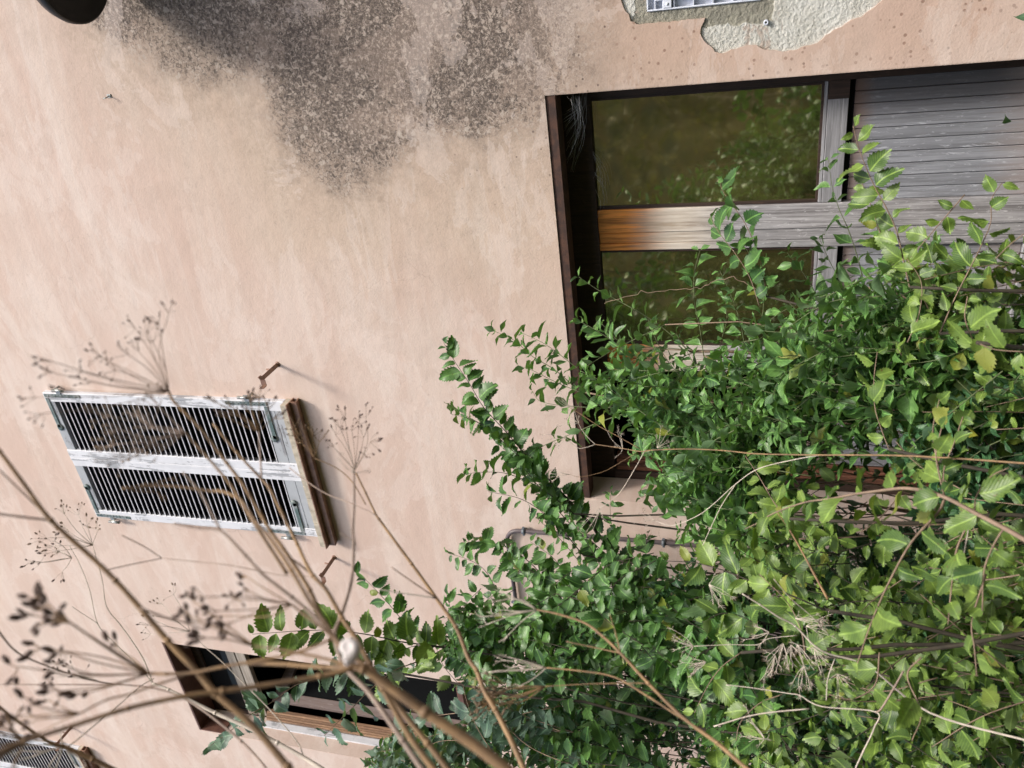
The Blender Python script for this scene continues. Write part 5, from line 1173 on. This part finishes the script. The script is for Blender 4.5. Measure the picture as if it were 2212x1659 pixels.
stem(K_, tp(zz([(385, 530), (500, 600), (620, 680), (730, 740), (900, 900), (1200, 1000), (1600, 1300), (2300, 1500)]), 1.6, 1.7), 0.0014, 0.0022, 'dry_pale', ground=gK)
stem(K_, tp(zz([(590, 435), (700, 560), (850, 690), (950, 800)]), 1.5, 1.6), 0.0010, 0.0010, 'dry_pale', name='side_stem')
stem(K_, tp(zz([(70, 870), (300, 860), (480, 860), (560, 820), (740, 800)]), 1.65), 0.0008, 0.0009, 'dry_pale', name='side_stem')
stem(K_, tp(zz([(280, 1120), (450, 1140), (680, 1175), (760, 1190), (900, 1260), (1250, 1295), (1240, 1400), (1170, 1550), (1120, 1659)]), 1.5), 0.0009, 0.0016, 'dry_pale', name='side_stem')
stem(K_, tp(zz([(200, 1390), (400, 1330), (560, 1300), (820, 1275)]), 1.45), 0.0015, 0.0014, 'dry_pale', name='side_stem')
stem(K_, tp(zz([(610, 0), (700, 130), (780, 270), (850, 400), (940, 565)]), 1.5), 0.0012, 0.0030, 'dry', name='side_stem')
stem(K_, tp(zz([(1430, 1030), (1380, 1120), (1290, 1270), (1250, 1300)]), 1.5), 0.0020, 0.0020, 'dry_grey', name='side_stem')
stem(K_, tp(zz([(985, 950), (940, 1080), (930, 1220)]), 1.45), 0.0009, 0.0011, 'dry_pale', name='side_stem')
stem(K_, tp(zz([(1860, 60), (1830, 230), (1800, 380)]), 1.35), 0.0012, 0.0010, 'dry_pale', name='side_stem')
for (x, y, dx, dy) in [(650, 850, -0.2, 1), (700, 860, 0.1, 1), (740, 860, 0.5, 1), (600, 930, -0.4, 1), (780, 1000, 0, 1), (730, 690, 1, 0.2), (800, 740, 1, 0.3), (150, 970, -1, 0.4), (70, 870, -1, -0.1), (170, 470, 0.7, 0.3), (530, 1470, -0.6, -0.5), (1000, 1050, 0.3, 0.8), (560, 780, -1, 0.2), (850, 880, 0.3, 1)]:
    X, Yy = zz([(x, y)])[0]; c = T(X, Yy, 1.6)
    umbel(K_, c, [T(X + dx * 34 + rng.normal(0, 15), Yy + dy * 34 + rng.normal(0, 15), 1.6) for _ in range(8)], 0.0006, 5, 0.009, 0.0024, 'dry_pale', 'seed_pale')
gL = (T(1700, 1720, 1.0)[0], T(1700, 1720, 1.0)[1] + 0.15)
L_ = stalk('dry_umbel_stalk', 'blurred tan stalk forking twice across the bottom of the thicket', gL, DG)
def z4(l): return [(737 + a / 3, 1106 + b / 3) for a, b in l]
stem(L_, tp(z4([(1270, 635), (1400, 660), (1580, 720), (1700, 810), (1810, 915), (1990, 1110), (2212, 1330), (2440, 1500), (2600, 1640), (2700, 1720)]), 0.95, 0.85), 0.0011, 0.0024, 'dry', ground=gL)
stem(L_, tp(z4([(1330, 1010), (1550, 1030), (1770, 1070), (1980, 1190), (2212, 1340)]), 0.95, 0.9), 0.0010, 0.0014, 'dry', name='side_stem')
stem(L_, tp(z4([(1320, 1130), (1600, 1115), (1800, 1110), (1990, 1110)]), 0.95, 0.92), 0.0006, 0.0009, 'dry', name='side_stem')
stem(L_, tp(z4([(1460, 840), (1650, 880), (1810, 915)]), 0.95, 0.93), 0.0008, 0.0010, 'dry', name='side_stem'); stem(L_, tp(z4([(1740, 660), (1780, 790), (1810, 915)]), 0.95, 0.93), 0.0006, 0.0009, 'dry', name='side_stem')
umbel(L_, T(*z4([(1270, 635)])[0], 0.95), tp(z4([(1060, 635), (1050, 520), (1000, 580), (1080, 800), (940, 730), (1000, 660), (1100, 560), (900, 680)]), 0.95), 0.0008, 3, 0.012, 0.0, 'dry_pale')
umbel(L_, T(*z4([(1330, 1010)])[0], 0.95), tp(z4([(1050, 960), (950, 1040), (1000, 1030), (1100, 1010), (1160, 1130), (1080, 940)]), 0.95), 0.0007, 3, 0.012, 0.0, 'dry_pale')
umbel(L_, T(*z4([(1320, 1130)])[0], 0.95), tp(z4([(1000, 1130), (1020, 1180), (960, 1240), (1000, 1230), (1080, 1150), (1120, 1220), (1050, 1110), (990, 1200)]), 0.95), 0.0007, 6, 0.02, 0.006, 'dry', 'seed_pale', spread=0.3)

# white snail clamped to the near stalk
sh_c = T(752, 1401, 0.49)
snail = empty('snail', tuple(sh_c), 'small round white snail shell stuck to the fork of the thick near stalk', 'snail')
mb = MB(); axs = nrm(-ray(752, 1401) * 0.8 + UP * 0.2 + np.array([0.3, 0, 0])); ux = nrm(np.cross(axs, UP)); uy = np.cross(axs, ux)
pts = []; rad = []
for k in range(90):
    th = k / 89 * 3.2 * 2 * math.pi; f = math.exp(-0.155 * th); R0 = 0.0050 * f
    pts.append(sh_c + ux * R0 * math.cos(th) + uy * R0 * math.sin(th) + axs * (0.0035 * (1 - f))); rad.append(0.0044 * f + 0.00008)
mb.tube(pts, rad, 16); mb.build('shell', M['shell'], snail)
